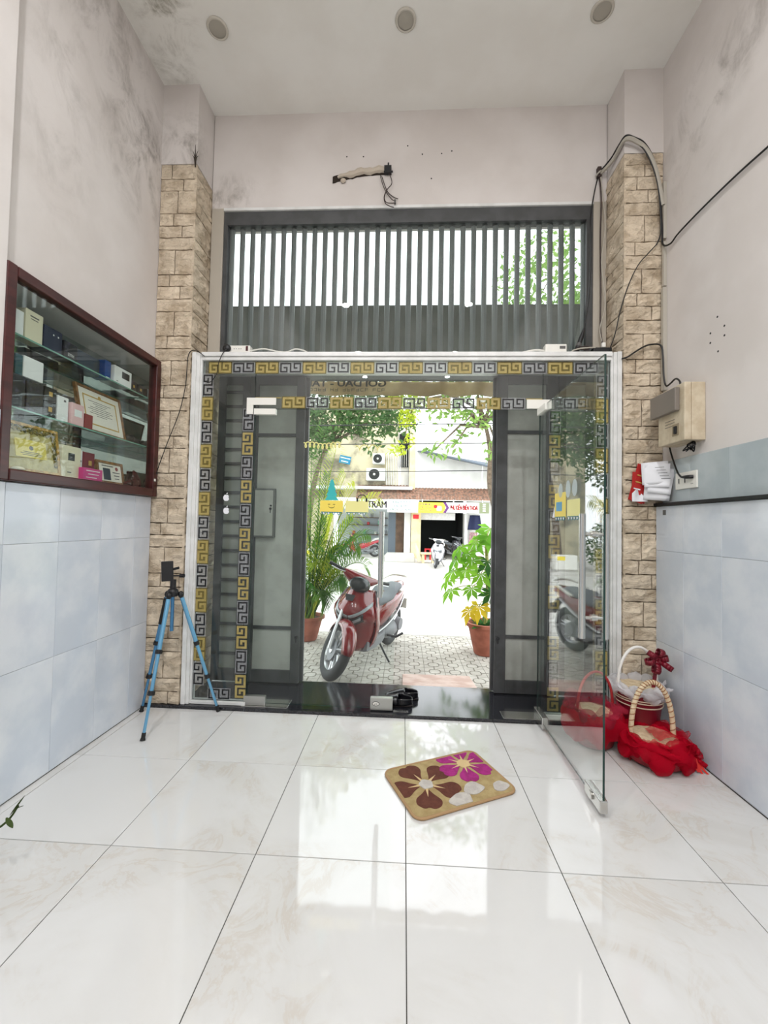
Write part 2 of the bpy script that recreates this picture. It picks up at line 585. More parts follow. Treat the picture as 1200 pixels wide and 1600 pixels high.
CY0, CY1, CZ0, CZ1 = 1.73, 2.80, 1.53, 2.44       # niche of the display case
wl_ = MB()
wl_.box(XL - 0.35, XL, -5, CY0, 0, ZC)
wl_.box(XL - 0.35, XL, CY1, 3.36, 0, ZC)
wl_.box(XL - 0.35, XL, CY0, CY1, 0, CZ0)
wl_.box(XL - 0.35, XL, CY0, CY1, CZ1, ZC)
wl_.box(XL - 0.35, XL - 0.25, CY0, CY1, CZ0, CZ1)
wl_.box(XL, -1.818, -5, 1.688, 0, ZC)        # shallow pilaster next to the display case
wall_left = struct(wl_.build('wall_left', plaster), 'plastered left wall with pale blue tiles below')
MB().box(XL, -1.861, -5, 2.838, 0, 1.489).box(-1.818, -1.8165, -5, 1.688, 0, 1.8).build('tile_bed', tgrout, wall_left)
yl = [1.69, 1.766, 2.066, 2.366, 2.666, 2.838]
wall_tiles(wall_left, 1, -1.855, yl, [0.006, 0.6, 1.2, 1.488], wallt_m, 0.012)
wall_tiles(wall_left, 1, -1.810, [1.686 - 0.3 * k for k in range(8, -1, -1)], [0.006, 0.6, 1.2, 1.8], wallt_m, 0.006)

wr_ = MB().box(XR, XR + 0.15, -5, 3.36, 0, ZC)
wall_right = struct(wr_.build('wall_right', plaster), 'plastered right wall with pale blue tiled wainscot')
MB().box(1.679, XR, -5, 2.838, 0, 1.484).build('wainscot_core', tgrout, wall_right)
yr = [1.97 - 0.3 * k for k in range(10, 0, -1)] + [1.97, 2.27, 2.57, 2.838]
wall_tiles(wall_right, -1, 1.673, yr, [0.006, 0.59, 1.19, 1.483], wallt_m, 0.008)
wall_tiles(wall_right, -1, 1.715, [1.97 - 0.3 * k for k in range(10, 0, -1)] + [1.97, 2.27, 2.57, 2.838], [1.506, 1.785], wallt2_m, 0.010)
struct(MB().box(1.655, 1.724, -5, 2.838, 1.485, 1.505).build('trim_2', black_v, bevel=0.003), 'thin black ledge capping the right wainscot')
# drilled holes in the right wall
for y, z in ((2.363, 2.544), (2.313, 2.468), (2.313, 2.414), (2.416, 2.474), (2.417, 2.418), (2.359, 2.344)):
    MB().cyl((XR - 0.0012, y, z), (XR + 0.004, y, z), 0.006, n=10).build('drill_hole', black_p, wall_right)

struct(MB().box(XL - 0.35, XR + 0.15, -5.15, -5.0, -0.15, ZC).build('wall_back', plaster), 'plain plastered wall at the far end behind the viewer')
ceiling = struct(MB().box(XL - 0.35, XR + 0.15, -5.15, 3.36, ZC, ZC + 0.2).build('ceiling', ceil_m), 'white painted ceiling with a mould stain at the left edge')

hd = MB().box(PXL, PXR, YH, 3.36, 3.80, ZC)
wall_front = struct(hd.build('wall_front', plaster), 'plastered header wall above the transom window')
for x, z in ((-0.533, 4.201), (-0.402, 4.198), (-0.058, 4.276), (0.057, 4.206), (0.206, 4.208), (0.284, 4.226), (0.13, 4.011)):
    MB().cyl((x, YH - 0.0012, z), (x, YH + 0.004, z), 0.0055, n=10).build('drill_hole', black_p, wall_front)

# ---------------------------------------------------------------- stone-clad pillars
def stone(parent, o, U, V, w, h, seed, th=0.022):
    """one rough-faced stone; o = lower-left corner on the core face, U right, V up"""
    o, U, V = Vector(o), Vector(U), Vector(V)
    N = U.cross(V)
    nx, ny = max(3, min(9, round(w / 0.03))), max(3, min(7, round(h / 0.022)))
    g = 0.0034
    rings = []
    vs_, fs_ = [], []
    for i in range(nx + 1):
        for j in range(ny + 1):
            u, v = g + (w - 2 * g) * i / nx, g + (h - 2 * g) * j / ny
            edge = min(u, w - u, v / 1.0, h - v) / 0.012
            e = min(1.0, edge)
            d = th * 0.62 + e * (0.006 + 0.019 * nz(u * 9 + seed, v * 26 + seed * 3, seed * 0.7) + 0.009 * nz(u * 34, v * 60, seed))
            jx = 0.0026 * nz(v * 60, seed, 1.3) if i in (0, nx) else 0
            jy = 0.0050 * nz(u * 45, seed, 7.3) if j in (0, ny) else 0
            vs_.append(o + U * (u + jx) + V * (v + jy) + N * max(0.004, d))
    idx = lambda i, j: i * (ny + 1) + j
    for i in range(nx):
        for j in range(ny):
            fs_.append((idx(i, j), idx(i + 1, j), idx(i + 1, j + 1), idx(i, j + 1)))
    loop = [idx(i, 0) for i in range(nx + 1)] + [idx(nx, j) for j in range(1, ny + 1)] + [idx(i, ny) for i in range(nx - 1, -1, -1)] + [idx(0, j) for j in range(ny - 1, 0, -1)]
    b0 = len(vs_)
    for k in loop:
        p = vs_[k]
        vs_.append(p - N * ((p - o).dot(N)))
    n = len(loop)
    for k in range(n):
        fs_.append((loop[(k + 1) % n], loop[k], b0 + k, b0 + (k + 1) % n))
    MB().add(vs_, fs_).build('stone', stone_m, parent)

def stone_face(parent, o, U, width, z0, z1, rnd, row=0.0915):
    z = z0
    k = rnd.randint(0, 5)
    while z < z1 - 0.02:
        typ = k % 4
        h = row
        if typ == 3 and z + 2 * row < z1:
            h = 2 * row * rnd.uniform(0.95, 1.05)
        h *= rnd.uniform(0.93, 1.07)
        if z1 - z - h < 0.05:
            h = z1 - z
        if typ == 0:
            cuts = [0, 1]
        elif typ == 1:
            cuts = [0, rnd.uniform(0.6, 0.72), 1]
        elif typ == 2:
            cuts = [0, rnd.uniform(0.28, 0.4), 1]
        else:
            cuts = [0, rnd.uniform(0.45, 0.55), 1]
        for a, b in zip(cuts, cuts[1:]):
            stone(parent, (o[0] + U[0] * width * a, o[1] + U[1] * width * a, z), U, (0, 0, 1), width * (b - a), h, rnd.uniform(0, 90))
        z += h
        k += 1 if rnd.random() < 0.75 else 2

ZS = 3.955
for side, nm, lab in ((-1, 'wall_pillar_left', 'left pillar clad in rough beige stone'), (1, 'wall_pillar_right', 'right pillar clad in rough beige stone')):
    m = MB()
    if side < 0:
        m.box(XL, PXL - 0.02, YP + 0.02, 3.36, 0, ZS, 1).box(XL, PXL - 0.004, YP + 0.002, 3.36, ZS, ZC, 0)
    else:
        m.box(PXR + 0.02, XR, YP + 0.02, 3.36, 0, ZS, 1).box(PXR + 0.004, XR, YP + 0.002, 3.36, ZS, ZC, 0)
    pil = struct(m.build(nm, [plaster, mortar]), lab)
    rnd = random.Random(5 + side)
    if side < 0:
        stone_face(pil, (XL, YP + 0.02), (1, 0, 0), (PXL - 0.02) - XL + 0.018, 0.02, ZS, rnd)
        stone_face(pil, (PXL - 0.02, YP + 0.003), (0, 1, 0), 3.355 - YP - 0.003, 0.02, ZS, rnd)
    else:
        stone_face(pil, (PXR + 0.002, YP + 0.02), (1, 0, 0), XR - PXR - 0.002, 0.02, ZS, rnd)
        stone_face(pil, (PXR + 0.02, 3.355), (0, -1, 0), 3.355 - YP - 0.003, 0.02, ZS, rnd)

# ---------------------------------------------------------------- transom window
TX0, TX1, TZ0, TZ1 = -1.50, 1.355, 2.56, 3.775
win = thing('window_1', 'barred transom window above the glass doors', None, (0, 3.1, TZ0))
struct(win)
MB().box(PXL + 0.002, TX0 - 0.002, 3.075, 3.13, 2.556, 3.80).build('side_post', beige_al, win, bevel=0.003)
MB().box(TX1 + 0.002, PXR - 0.002, 3.075, 3.13, 2.556, 3.80).build('side_post', beige_al, win, bevel=0.003)
MB().box(TX0, TX1, 3.07, 3.13, 3.778, 3.80).build('head_strip', white_al, win)
MB().box(TX0, TX1, 3.085, 3.16, 3.672, 3.777).box(TX0, TX0 + 0.03, 3.085, 3.16, 2.556, 3.671).box(TX1 - 0.045, TX1, 3.085, 3.16, 2.556, 3.671).box(TX0 + .04, TX1 - .045, 3.085, 3.16, 2.556, 2.60).build('window_frame', dark_al, win)
MB().box(TX0 + 0.04, TX1 - 0.045, 3.105, 3.111, 2.60, 3.671).build('window_pane', glass_fix, win)
nb = 34
b_me = None
for k in range(nb):
    x = TX0 + 0.045 + (TX1 - TX0 - 0.09) * k / (nb - 1)
    if b_me is None:
        prof = [(-0.021, 0.0), (-0.017, -0.012), (0, -0.018), (0.017, -0.012), (0.021, 0.0), (0, 0.006)]
        b_me = MB().loft([[Vector((px, py, z)) for px, py in prof] for z in (2.602, 3.670)]).mesh('grille_bar', bar_m, True, 30)
    inst(b_me, 'grille_bar', win, (x, 3.145, 0.0))
for z in (2.95, 3.28):
    pass
# ledge between the door head and the transom
struct(MB().box(PXL + 0.003, PXR - 0.003, 2.935, 3.27, 2.537, 2.555).build('trim_3', white_al), 'flat ledge above the door head')

# ---------------------------------------------------------------- glass shop front
YG = 2.89
door1 = struct(thing('door_1', 'white framed glass shop front with black and gold key-pattern stickers', None, (0, YG, 0.02)))
def post(x0, x1, inner):
    """stepped aluminium post; inner = +1 when the glass lies on the +x side"""
    m = MB()
    w = x1 - x0
    if inner > 0:
        m.box(x0, x0 + 0.45 * w, 2.848, 2.935, 0.021, 2.555).box(x0 + 0.45 * w, x0 + 0.8 * w, 2.858, 2.93, 0.021, 2.555).box(x0 + 0.8 * w, x1, 2.868, 2.92, 0.021, 2.555)
    else:
        m.box(x0 + 0.55 * w, x1, 2.848, 2.935, 0.021, 2.555).box(x0 + 0.2 * w, x0 + 0.55 * w, 2.858, 2.93, 0.021, 2.555).box(x0, x0 + 0.2 * w, 2.868, 2.92, 0.021, 2.555)
    return m.build('frame_post', white_al, door1, bevel=0.002)
post(-1.595, -1.527, 1)
post(1.388, 1.452, -1)
MB().box(-1.527, 1.388, 2.85, 2.935, 2.525, 2.555).box(-1.527, 1.388, 2.862, 2.925, 2.50, 2.525).build('frame_head', white_al, door1, bevel=0.002)
MB().box(-1.527, -1.135, 2.865, 2.925, 0.021, 0.043).build('frame_sill', white_al, door1, bevel=0.002)
MB().box(0.935, 1.388, 2.865, 2.925, 0.021, 0.043).build('frame_sill', white_al, door1, bevel=0.002)

def pane(name, x0, x1, z0, z1, parent, m, y=YG, t=0.010):
    mb = MB().box(x0, x1, y - t / 2, y + t / 2, z0, z1)
    mb.m = [1, 1, 0, 1, 0, 1]
    return mb.build(name, [m, glass_edge], parent)
side_l = pane('sidelight_pane', -1.526, -1.136, 0.044, 2.499, door1, glass_fix)
tr_p = pane('transom_pane', -1.132, 0.928, 2.155, 2.499, door1, glass_fix)
side_r = pane('sidelight_pane', 0.932, 1.387, 0.044, 2.499, door1, glass_fix)

# Greek key stickers: one continuous stroke per pair of keys
KEY = [(0.42, 0.5), (0.74, 0.5), (0.74, 0.0), (0.0, 0.0), (0.0, 1.0), (1.2, 1.0), (1.2, 0.0), (2.4, 0.0), (2.4, 1.0), (1.65, 1.0), (1.65, 0.46), (1.95, 0.46)]
def key_mesh(m, t, unit, name):
    mb = MB()
    h = t / 2
    for k, ((x0, z0), (x1, z1)) in enumerate(zip(KEY, KEY[1:])):
        # overlap the corners so that each joint is square
        a0, a1, c0, c1 = min(x0, x1) - h, max(x0, x1) + h, min(z0, z1) - h, max(z0, z1) + h
        if abs(x1 - x0) < 1e-6:
            c0, c1 = c0 + (t if True else 0), c1 - t
            if k == 0 or k == len(KEY) - 2:
                pass
            if c1 <= c0:
                continue
        d = 0.0006
        mb.box((a0 - 1.2) * unit, (a1 - 1.2) * unit, -d, d, (c0 - 0.5) * unit, (c1 - 0.5) * unit)
    return mb.mesh(name, m)
U_ = 0.0595
key_b = key_mesh(black_v, 0.17, U_, 'key_sticker')
key_g = key_mesh(gold_v, 0.25, U_ * 1.02, 'key_sticker')
film_b = veil('grey_film', (226, 226, 230), 0.22)
film_g = veil('gold_film', (150, 134, 72), 0.55)
film_bm = MB().box(-0.083, 0.083, 0.0008, 0.0012, -0.041, 0.041).mesh('film_backing', film_b)
film_gm = MB().box(-0.087, 0.087, 0.0008, 0.0012, -0.044, 0.044).mesh('film_backing', film_g)
def keys_h(parent, x0, n, z, first, y=YG - 0.0065, pitch=0.1745):
    for k in range(n):
        o = inst(key_g if (k + first) % 2 else key_b, 'key_sticker', parent, (x0 + pitch * (k + 0.5), y, z))
        inst(film_gm if (k + first) % 2 else film_bm, 'film_backing', parent, (x0 + pitch * (k + 0.5), y, z))
def keys_v(parent, x, z1, n, first, y=YG - 0.0065, pitch=0.1745, clear=False):
    for k in range(n):
        o = inst(key_g if (k + first) % 2 else key_b, 'key_sticker', parent, (x, y, z1 - pitch * (k + 0.5)), (0, pi / 2, 0))
        if not ((k + first) % 2 and clear):
            inst(film_gm if (k + first) % 2 else film_bm, 'film_backing', parent, (x, y, z1 - pitch * (k + 0.5)), (0, pi / 2, 0))
# top band over all three panes
keys_h(side_l, -1.487, 2, 2.452, 1)
keys_h(tr_p, -1.138, 12, 2.452, 1)
keys_h(side_r, 0.956, 2, 2.452, 1, pitch=0.18)
# second band on the lower edge of the fixed upper pane
keys_h(tr_p, -0.935, 10, 2.197, 1)
MB().box(-1.13, -0.94, YG - 0.0068, YG - 0.0058, 2.226, 2.234).build('gold_strip', gold_v, tr_p)
MB().box(0.812, 0.925, YG - 0.0068, YG - 0.0058, 2.226, 2.234).build('gold_strip', gold_v, tr_p)
# upright bands on both sidelights
keys_v(side_l, -1.487, 2.41, 13, 0)
keys_v(side_l, -1.178, 2.155, 12, 0, clear=True)
keys_v(side_r, 1.012, 2.155, 12, 0, clear=True)
keys_v(side_r, 1.335, 2.41, 13, 0)
keys_h(side_l, -1.42, 1, 0.09, 0)
keys_h(side_r, 1.06, 1, 2.2, 0, pitch=.18)
# corner patch plates of the upper hinge
MB().box(-1.19, -0.975, YG - 0.016, YG - 0.006, 2.176, 2.228).box(-1.19, -1.142, YG - 0.016, YG - 0.006, 2.108, 2.176).build('corner_patch', white_p, door1, bevel=0.001)
MB().box(0.815, 0.985, YG - 0.016, YG - 0.006, 2.160, 2.224).build('corner_patch', white_p, door1, bevel=0.001)
# two white bitten-fruit stickers
def fruit(parent, cx, cz, s):
    out = []
    for k in range(40):
        a = 2 * pi * k / 40
        x, z = cos(a), sin(a)
        r = 1.0 - 0.16 * math.exp(-((a - pi / 2) ** 2) / 0.05) - 0.10 * math.exp(-((a - 1.5 * pi) ** 2) / 0.05)
        px, pz = x * r * 0.92, z * r
        d = math.hypot(px - 1.12, pz - 0.18)
        if d < 0.45:
            px, pz = 1.12 + (px - 1.12) * 0.45 / d, 0.18 + (pz - 0.18) * 0.45 / d
        out.append((px * s, pz * s))
    m = MB().prism(out, (cx, YG - 0.0066, cz), (1, 0, 0), (0, 0, 1), -0.0008)
    lf = [(0.0, 1.05), (0.06, 1.32), (0.26, 1.52), (0.42, 1.58), (0.38, 1.32), (0.2, 1.1)]
    m.prism([(x * s, z * s) for x, z in lf], (cx, YG - 0.0066, cz), (1, 0, 0), (0, 0, 1), -0.0008)
    tag(m.build('fruit_sticker', paper_w, parent), 'small white bitten-apple sticker')
fruit(side_l, -1.324, 1.496, 0.024)
fruit(side_l, -1.321, 1.402, 0.024)

# ---- closed left leaf
leaf_l = struct(thing('door_2', 'closed frameless glass door leaf with a train sticker and steel bar handle', None, (-1.125, YG, 0.03)))
lp = pane('glass_leaf', -1.126, -0.086, 0.036, 2.148, leaf_l, glass_m)
MB().box(-1.135, -0.975, YG - 0.017, YG + 0.017, 2.106, 2.149).build('upper_patch', white_p, leaf_l, bevel=0.002)
MB().box(-1.15, -0.995, YG - 0.017, YG + 0.017, 0.024, 0.088).build('lower_patch', satin, leaf_l, bevel=0.003)
lk = MB().box(-0.245, -0.088, YG - 0.018, YG + 0.018, 0.026, 0.112).build('lock_patch', satin, leaf_l, bevel=0.004)
MB().prism([(0.026 * cos(2 * pi * k / 20), 0.016 * sin(2 * pi * k / 20)) for k in range(20)], (-0.205, YG - 0.0182, 0.072), (1, 0, 0), (0, 0, 1), -0.001).build('maker_badge', dark_metal, lk)
MB().prism([(0.022 * cos(2 * pi * k / 20), 0.0125 * sin(2 * pi * k / 20)) for k in range(20)], (-0.205, YG - 0.0192, 0.072), (1, 0, 0), (0, 0, 1), -0.0006).build('badge_face', white_p, lk)
marks(lk, (-0.205, YG - 0.0202, 0.071), (1, 0, 0), (0, 0, 1), 0.028, 0.010, dark_metal, 3, 'badge_lettering', (2,))
def bar_handle(parent, side_axis, c, z0, z1, off, r=0.016):
    """pull bars on both faces joined by two stand-offs; side_axis = 0 for x, 1 for y"""
    d = Vector((1, 0, 0)) if side_axis == 0 else Vector((0, 1, 0))
    c = Vector((c[0], c[1], 0))
    for s in (-1, 1):
        p = c + d * off * s
        MB().cyl(p + Vector((0, 0, z0)), p + Vector((0, 0, z1)), r, n=20).build('handle_bar', chrome, parent, True)
    for z in (z0 + 0.1, z1 - 0.1):
        MB().cyl(c - d * off + Vector((0, 0, z)), c + d * off + Vector((0, 0, z)), 0.0085, n=12).cyl(c - d * 0.014 + Vector((0, 0, z)), c + d * 0.014 + Vector((0, 0, z)), 0.017, n=14).build('handle_stay', chrome, parent, True)
bar_handle(leaf_l, 1, (-0.19, YG), 0.82, 1.415, 0.062)

# train sticker: two yellow cars on teal wheels, teal fir tree, headphones, yellow script flourish
yel = mat('yellow_vinyl', (238, 214, 92), 0.5)
pale_y = mat('pale_yellow_vinyl', (232, 226, 150), 0.5)
teal = mat('teal_vinyl', (52, 176, 176), 0.5)
teal_d = mat('dark_teal_vinyl', (40, 128, 142), 0.5)
blue_v = mat('blue_vinyl', (84, 156, 196), 0.5)
def on_glass(parent, axis):
    """returns a function that builds a flat sticker in (u, z) on a pane: axis 'x' = pane facing y"""
    def f(out, m, name='train_sticker', lift=0.0066):
        if axis == 'x':
            return MB().prism(out, (0, YG - lift, 0), (1, 0, 0), (0, 0, 1), -0.0006).build(name, m, parent)
        return MB().prism(out, (0.905 - lift, 0, 0), (0, -1, 0), (0, 0, 1), -0.0006).build(name, m, parent)
    return f
def train(put, u0, z0, car_w, car_h, n, wr, heights=None):
    for k in range(n):
        a = u0 + k * (car_w + 0.018)
        h = heights[k] if heights else car_h
        put(rrect(car_w, h, 0.006, 3, a + car_w / 2, z0 + wr + h / 2), yel if k % 2 == 0 else pale_y)
        put(rrect(car_w * 0.94, 0.006, 0.002, 2, a + car_w / 2, z0 + wr + 0.004), teal_d, lift=0.0074)
        for j in range(4):
            cx = a + car_w * (0.16 + 0.22 * j)
            put([(cx + wr * cos(t * pi / 8), z0 + wr * 0.7 + wr * sin(t * pi / 8)) for t in range(16)], teal_d, lift=0.0074)
            put([(cx + wr * .6 * cos(t * pi / 8), z0 + wr * 0.7 + wr * .6 * sin(t * pi / 8)) for t in range(16)], paper_w, lift=0.0082)
    # a smile on the first car
    cx, cz = u0 + car_w / 2, z0 + wr + car_h * 0.55
    arc = [(cx + 0.022 * cos(t), cz + 0.016 * sin(t)) for t in [pi + pi * i / 8 for i in range(9)]]
    put(arc + [(x * 1 + 0, z + 0.004) for x, z in arc[::-1]], black_v, 'sticker_smile', lift=0.0074)
    for s in (-1, 1):
        put(rrect(0.016, 0.0035, 0.001, 2, cx + s * 0.018, cz + 0.012), black_v, 'sticker_eye', lift=0.0074)
put = on_glass(lp, 'x')
train(put, -0.635, 1.392, 0.165, 0.088, 2, 0.010)
fir = []
for k in range(4):
    w, z = 0.05 - 0.010 * k, 1.492 + 0.036 * k
    fir.append((w, z)); fir.append((w * 0.55, z + 0.033))
fir = [(x - 0.553, z) for x, z in fir] + [(-0.553, 1.645)] + [(-x - 0.553, z) for x, z in fir[::-1]]
put(fir, teal, 'fir_tree_sticker')
arc = [(-0.335 + 0.034 * cos(t), 1.503 + 0.034 * sin(t)) for t in [0.1 + (pi - 0.2) * i / 12 for i in range(13)]]
put(arc + [(-0.335 + 0.028 * cos(t), 1.503 + 0.028 * sin(t)) for t in [0.1 + (pi - 0.2) * i / 12 for i in range(12, -1, -1)]], black_v, 'headphone_sticker')
for s in (-1, 1):
    put(rrect(0.014, 0.026, 0.005, 3, -0.335 + s * 0.033, 1.497), black_v, 'headphone_sticker')
# yellow script flourish: a looping ribbon
for (u0, u1, zc, amp, nn) in ((-0.765, -0.49, 1.885, 0.02, 9), (-0.39, -0.20, 1.868, 0.02, 3)):
    pts = []
    for i in range(nn * 10 + 1):
        t = i / 10
        pts.append(Vector((u0 + (u1 - u0) * i / (nn * 10) + 0.012 * sin(2 * pi * t), YG - 0.0075, zc + amp * cos(2 * pi * t) + 0.006 * sin(t))))
    MB().tube(pts, 0.0042, 5).build('script_sticker', pale_y, lp)

# ---- right leaf, swung 90 degrees into the room
leaf_r = struct(thing('door_3', 'open frameless glass door leaf swung into the room', None, (0.905, YG, 0.02)))
mb = MB().box(0.900, 0.910, 1.947, 2.872, 0.036, 2.155)
mb.m = [1, 1, 1, 0, 1, 0]
rp = mb.build('glass_leaf', [glass_open, glass_edge], leaf_r)
MB().box(0.885, 0.925, 2.715, 2.885, 0.024, 0.095).build('lower_patch', chrome, leaf_r, bevel=0.003)
MB().box(0.888, 0.922, 2.72, 2.885, 2.11, 2.158).build('upper_patch', white_p, leaf_r, bevel=0.003)
kl = MB().box(0.887, 0.923, 1.943, 2.105, 0.024, 0.082).build('lock_patch', chrome, leaf_r, bevel=0.004)
MB().cyl((0.886, 2.03, 0.055), (0.878, 2.03, 0.055), 0.019, n=18).cyl((0.924, 1.99, 0.055), (0.932, 1.99, 0.055), 0.019, n=18).build('lock_cylinder', chrome, kl, True)
bar_handle(leaf_r, 0, (0.905, 2.055), 0.79, 1.40, 0.056)
balloon_v = veil('pale_vinyl', (225, 235, 236), 0.65)
put = on_glass(rp, 'y')
train(put, -2.56, 1.375, 0.17, 0.10, 2, 0.012, [0.15, 0.10])
put(rrect(0.09, 0.055, 0.003, 2, -2.49, 1.455), blue_v, lift=0.0078)
put([(-2.60, 1.39), (-2.565, 1.39), (-2.565, 1.46)], paper_w, 'sticker_cowcatcher')
for cx, hh in ((-2.47, 0.085), (-2.36, 0.10), (-2.27, 0.095)):
    put([(cx + 0.032 * cos(t * pi / 10), 1.55 + hh * 0.5 * sin(t * pi / 10)) for t in range(20)], balloon_v, 'balloon_sticker', lift=0.0070)

# floor springs under both pivots
for k, (a, b, c, d) in enumerate(((-1.16, -0.83, 2.855, 2.99), (0.67, 1.14, 2.845, 2.955))):
    MB().box(a, b, c, d, 0.0195, 0.0235).build('floor_spring_cover', chrome, door1, bevel=0.001)
MB().box(-0.08, 0.02, 2.875, 2.905, 0.0195, 0.0225).build('lock_strike', chrome, door1)

# ---------------------------------------------------------------- grey steel folding doors behind the glass
def steel_leaf(parent, x0, x1, y, zt=2.53, rails=(2.045, 0.468), stile=0.075, bottom=0.10, t=0.035, shadow_bars=False):
    m = MB()
    m.box(x0, x0 + stile, y, y + t, 0.03, zt).box(x1 - stile, x1, y, y + t, 0.03, zt)
    m.box(x0 + stile, x1 - stile, y, y + t, 0.03, 0.03 + bottom).box(x0 + stile, x1 - stile, y, y + t, zt - 0.07, zt)
    m.build('leaf_frame', dark_al, parent, bevel=0.002)
    a, b = x0 + stile + 0.0005, x1 - stile - 0.0005
    if shadow_bars:
        MB().box(a, b, y + 0.018, y + 0.022, 0.03 + bottom, zt - 0.07).build('sheet_panel', steel_panel, parent)
        z = 0.25
        while z < zt - 0.1:
            MB().box(a, b, y + 0.004, y + 0.018, z - 0.011, z + 0.011).build('shadow_bar', dark_al, parent)  # dark bars built in place of ladder-like shadows across the sheet
            z += 0.1195
    else:
        zz = [0.03 + bottom] + sorted(rails) + [zt - 0.07]
        for k, (c, d) in enumerate(zip(zz, zz[1:])):
            MB().box(a, b, y + 0.016, y + 0.020, c + (0.013 if k else 0), d - (0.013 if k < len(zz) - 2 else 0)).build('sheet_panel', steel_panel, parent)
        for z in rails:
            MB().box(a, b, y + 0.004, y + t - 0.004, z - 0.013, z + 0.013).build('rail', dark_al, parent)
d4 = struct(thing('door_4', 'folded grey steel door with a letter hatch behind the left sidelight', None, (-1.2, 3.28, 0.02)))
steel_leaf(d4, PXL + 0.012, -1.325, 3.275, shadow_bars=True, stile=0.06)
steel_leaf(d4, -1.32, -0.862, 3.275, stile=0.07)
steel_leaf(d4, -1.30, -0.838, 3.318, stile=0.05)
hatch_m = mat('shadow_grey_steel', (96, 98, 94), 0.5)
ht = MB().box(-1.25, -1.085, 3.255, 3.291, 1.20, 1.60).build('letter_hatch', hatch_m, d4, bevel=0.003)
MB().box(-1.250, -1.10, 3.251, 3.255, 1.215, 1.585).build('hatch_lid', steel_panel, ht, bevel=0.001)
MB().cyl((-1.115, 3.251, 1.46), (-1.115, 3.243, 1.46), 0.008, n=12).cyl((-1.118, 3.251, 1.435), (-1.118, 3.244, 1.435), 0.010, n=12).box(-1.121, -1.115, 3.243, 3.247, 1.40, 1.435).build('hatch_lock', dark_metal, ht)
MB().cyl((-0.885, 3.276, 0.40), (-0.885, 3.262, 0.40), 0.014, n=14).box(-0.89, -0.88, 3.262, 3.266, 0.36, 0.40).build('door_lock', dark_metal, d4)
d5 = struct(thing('door_5', 'folded grey steel door on the right of the doorway', None, (1.0, 3.28, 0.02)))
steel_leaf(d5, 0.692, 1.165, 3.245, rails=(2.08, 0.466), stile=0.085)
steel_leaf(d5, 1.17, PXR - 0.012, 3.245, rails=(2.08, 0.466), stile=0.06)
steel_leaf(d5, 0.672, 1.16, 3.290, stile=0.05)
MB().cyl((0.715, 3.246, 0.455), (0.715, 3.232, 0.455), 0.014, n=14).box(0.71, 0.72, 3.23, 3.234, 0.415, 0.455).build('door_lock', dark_metal, d5)
struct(MB().box(PXL + 0.003, PXR - 0.003, 3.271, 3.36, 2.537, 2.555).build('trim_4', dark_al), 'dark steel sill under the transom grille')

# ================================================================ things in the room
# ---------------------------------------------------------------- ceiling lamps
lamp_ring = mat('grey_lamp_ring', (196, 190, 178), 0.6)
lamp_off = mat('frosted_lamp_off', (170, 164, 152), 0.5)
lamp_on = mat('lit_lamp_glass', (255, 250, 240), 0.4, emit=14.0)
def downlight(x, y, label, on=False, group='round ceiling downlights'):
    t = thing('ceiling_downlight', label, 'lamp', (x, y, ZC), 0, group)
    MB().lathe([(0.052, -0.001), (0.066, -0.001), (0.068, -0.006), (0.060, -0.012), (0.052, -0.010)], (x, y, ZC), 28, caps=False).build('lamp_ring', lamp_ring, t, True)
    MB().lathe([(0.001, -0.0095), (0.03, -0.009), (0.053, -0.006), (0.053, -0.002), (0.001, -0.002)], (x, y, ZC), 28).build('diffuser', lamp_on if on else lamp_off, t, True)
    if on:
        ld = bpy.data.lights.new('downlight_bulb', 'AREA')
        ld.shape = 'DISK'; ld.size = 0.10; ld.energy = LAMP_W; ld.color = (0.97, 0.98, 1.0)
        lo = bpy.data.objects.new('downlight_bulb', ld)
        lo.parent = t
        lo.location = (0, 0, -0.016)
        col.objects.link(lo)
downlight(-1.314, 2.51, 'unlit round ceiling downlight above the left pillar, near the mould stain')
downlight(-0.081, 2.507, 'unlit round ceiling downlight in the middle of the front row')
downlight(1.143, 2.50, 'unlit round ceiling downlight nearest the right wall')
for k, (x, y) in enumerate(((-0.95, 0.35), (0.85, 0.35), (-0.95, -1.3), (0.85, -1.3), (-0.95, -3.0), (0.85, -3.0))):
    side = 'left' if x < 0 else 'right'
    downlight(x, y, 'lit round downlight on the %s, %s row behind the viewer' % (side, ('first', 'second', 'third')[k // 2]), True)

# ---------------------------------------------------------------- display case in the left wall
wood = mat('dark_red_wood', (74, 30, 28), 0.35, c2=(58, 22, 20), ns=3, nsc=(8, 1, 8))
mirror = mat('mirror', (196, 204, 202), 0.03, m=1.0)
case = thing('display_case', 'dark red wooden display case with mirror back and glass shelves in the left wall', 'display case', (-1.85, 2.27, 1.49))
XF = -1.812
def caseframe():
    y0, y1, z0, z1, w = 1.69, 2.836, 1.492, 2.475, 0.048
    for (a, b, c, d) in ((y0, y0 + w, z0, z1), (y1 - w, y1, z0, z1), (y0 + w, y1 - w, z0, z0 + w + 0.006), (y0 + w, y1 - w, z1 - w, z1)):
        MB().box(XF - 0.062, XF, a, b, c, d).build('frame_board', wood, case, bevel=0.006)
caseframe()
MB().box(XL - 0.249, XL - 0.244, CY0 + 0.002, CY1 - 0.002, CZ0 + 0.002, CZ1 - 0.002).build('mirror_back', mirror, case)
MB().box(XL - 0.243, XF - 0.063, CY0 + 0.001, CY0 + 0.006, CZ0 + 0.002, CZ1 - 0.002).build('side_lining', mirror, case)
MB().box(XL - 0.243, XF - 0.063, CY1 - 0.006, CY1 - 0.001, CZ0 + 0.002, CZ1 - 0.002).build('side_lining', mirror, case)
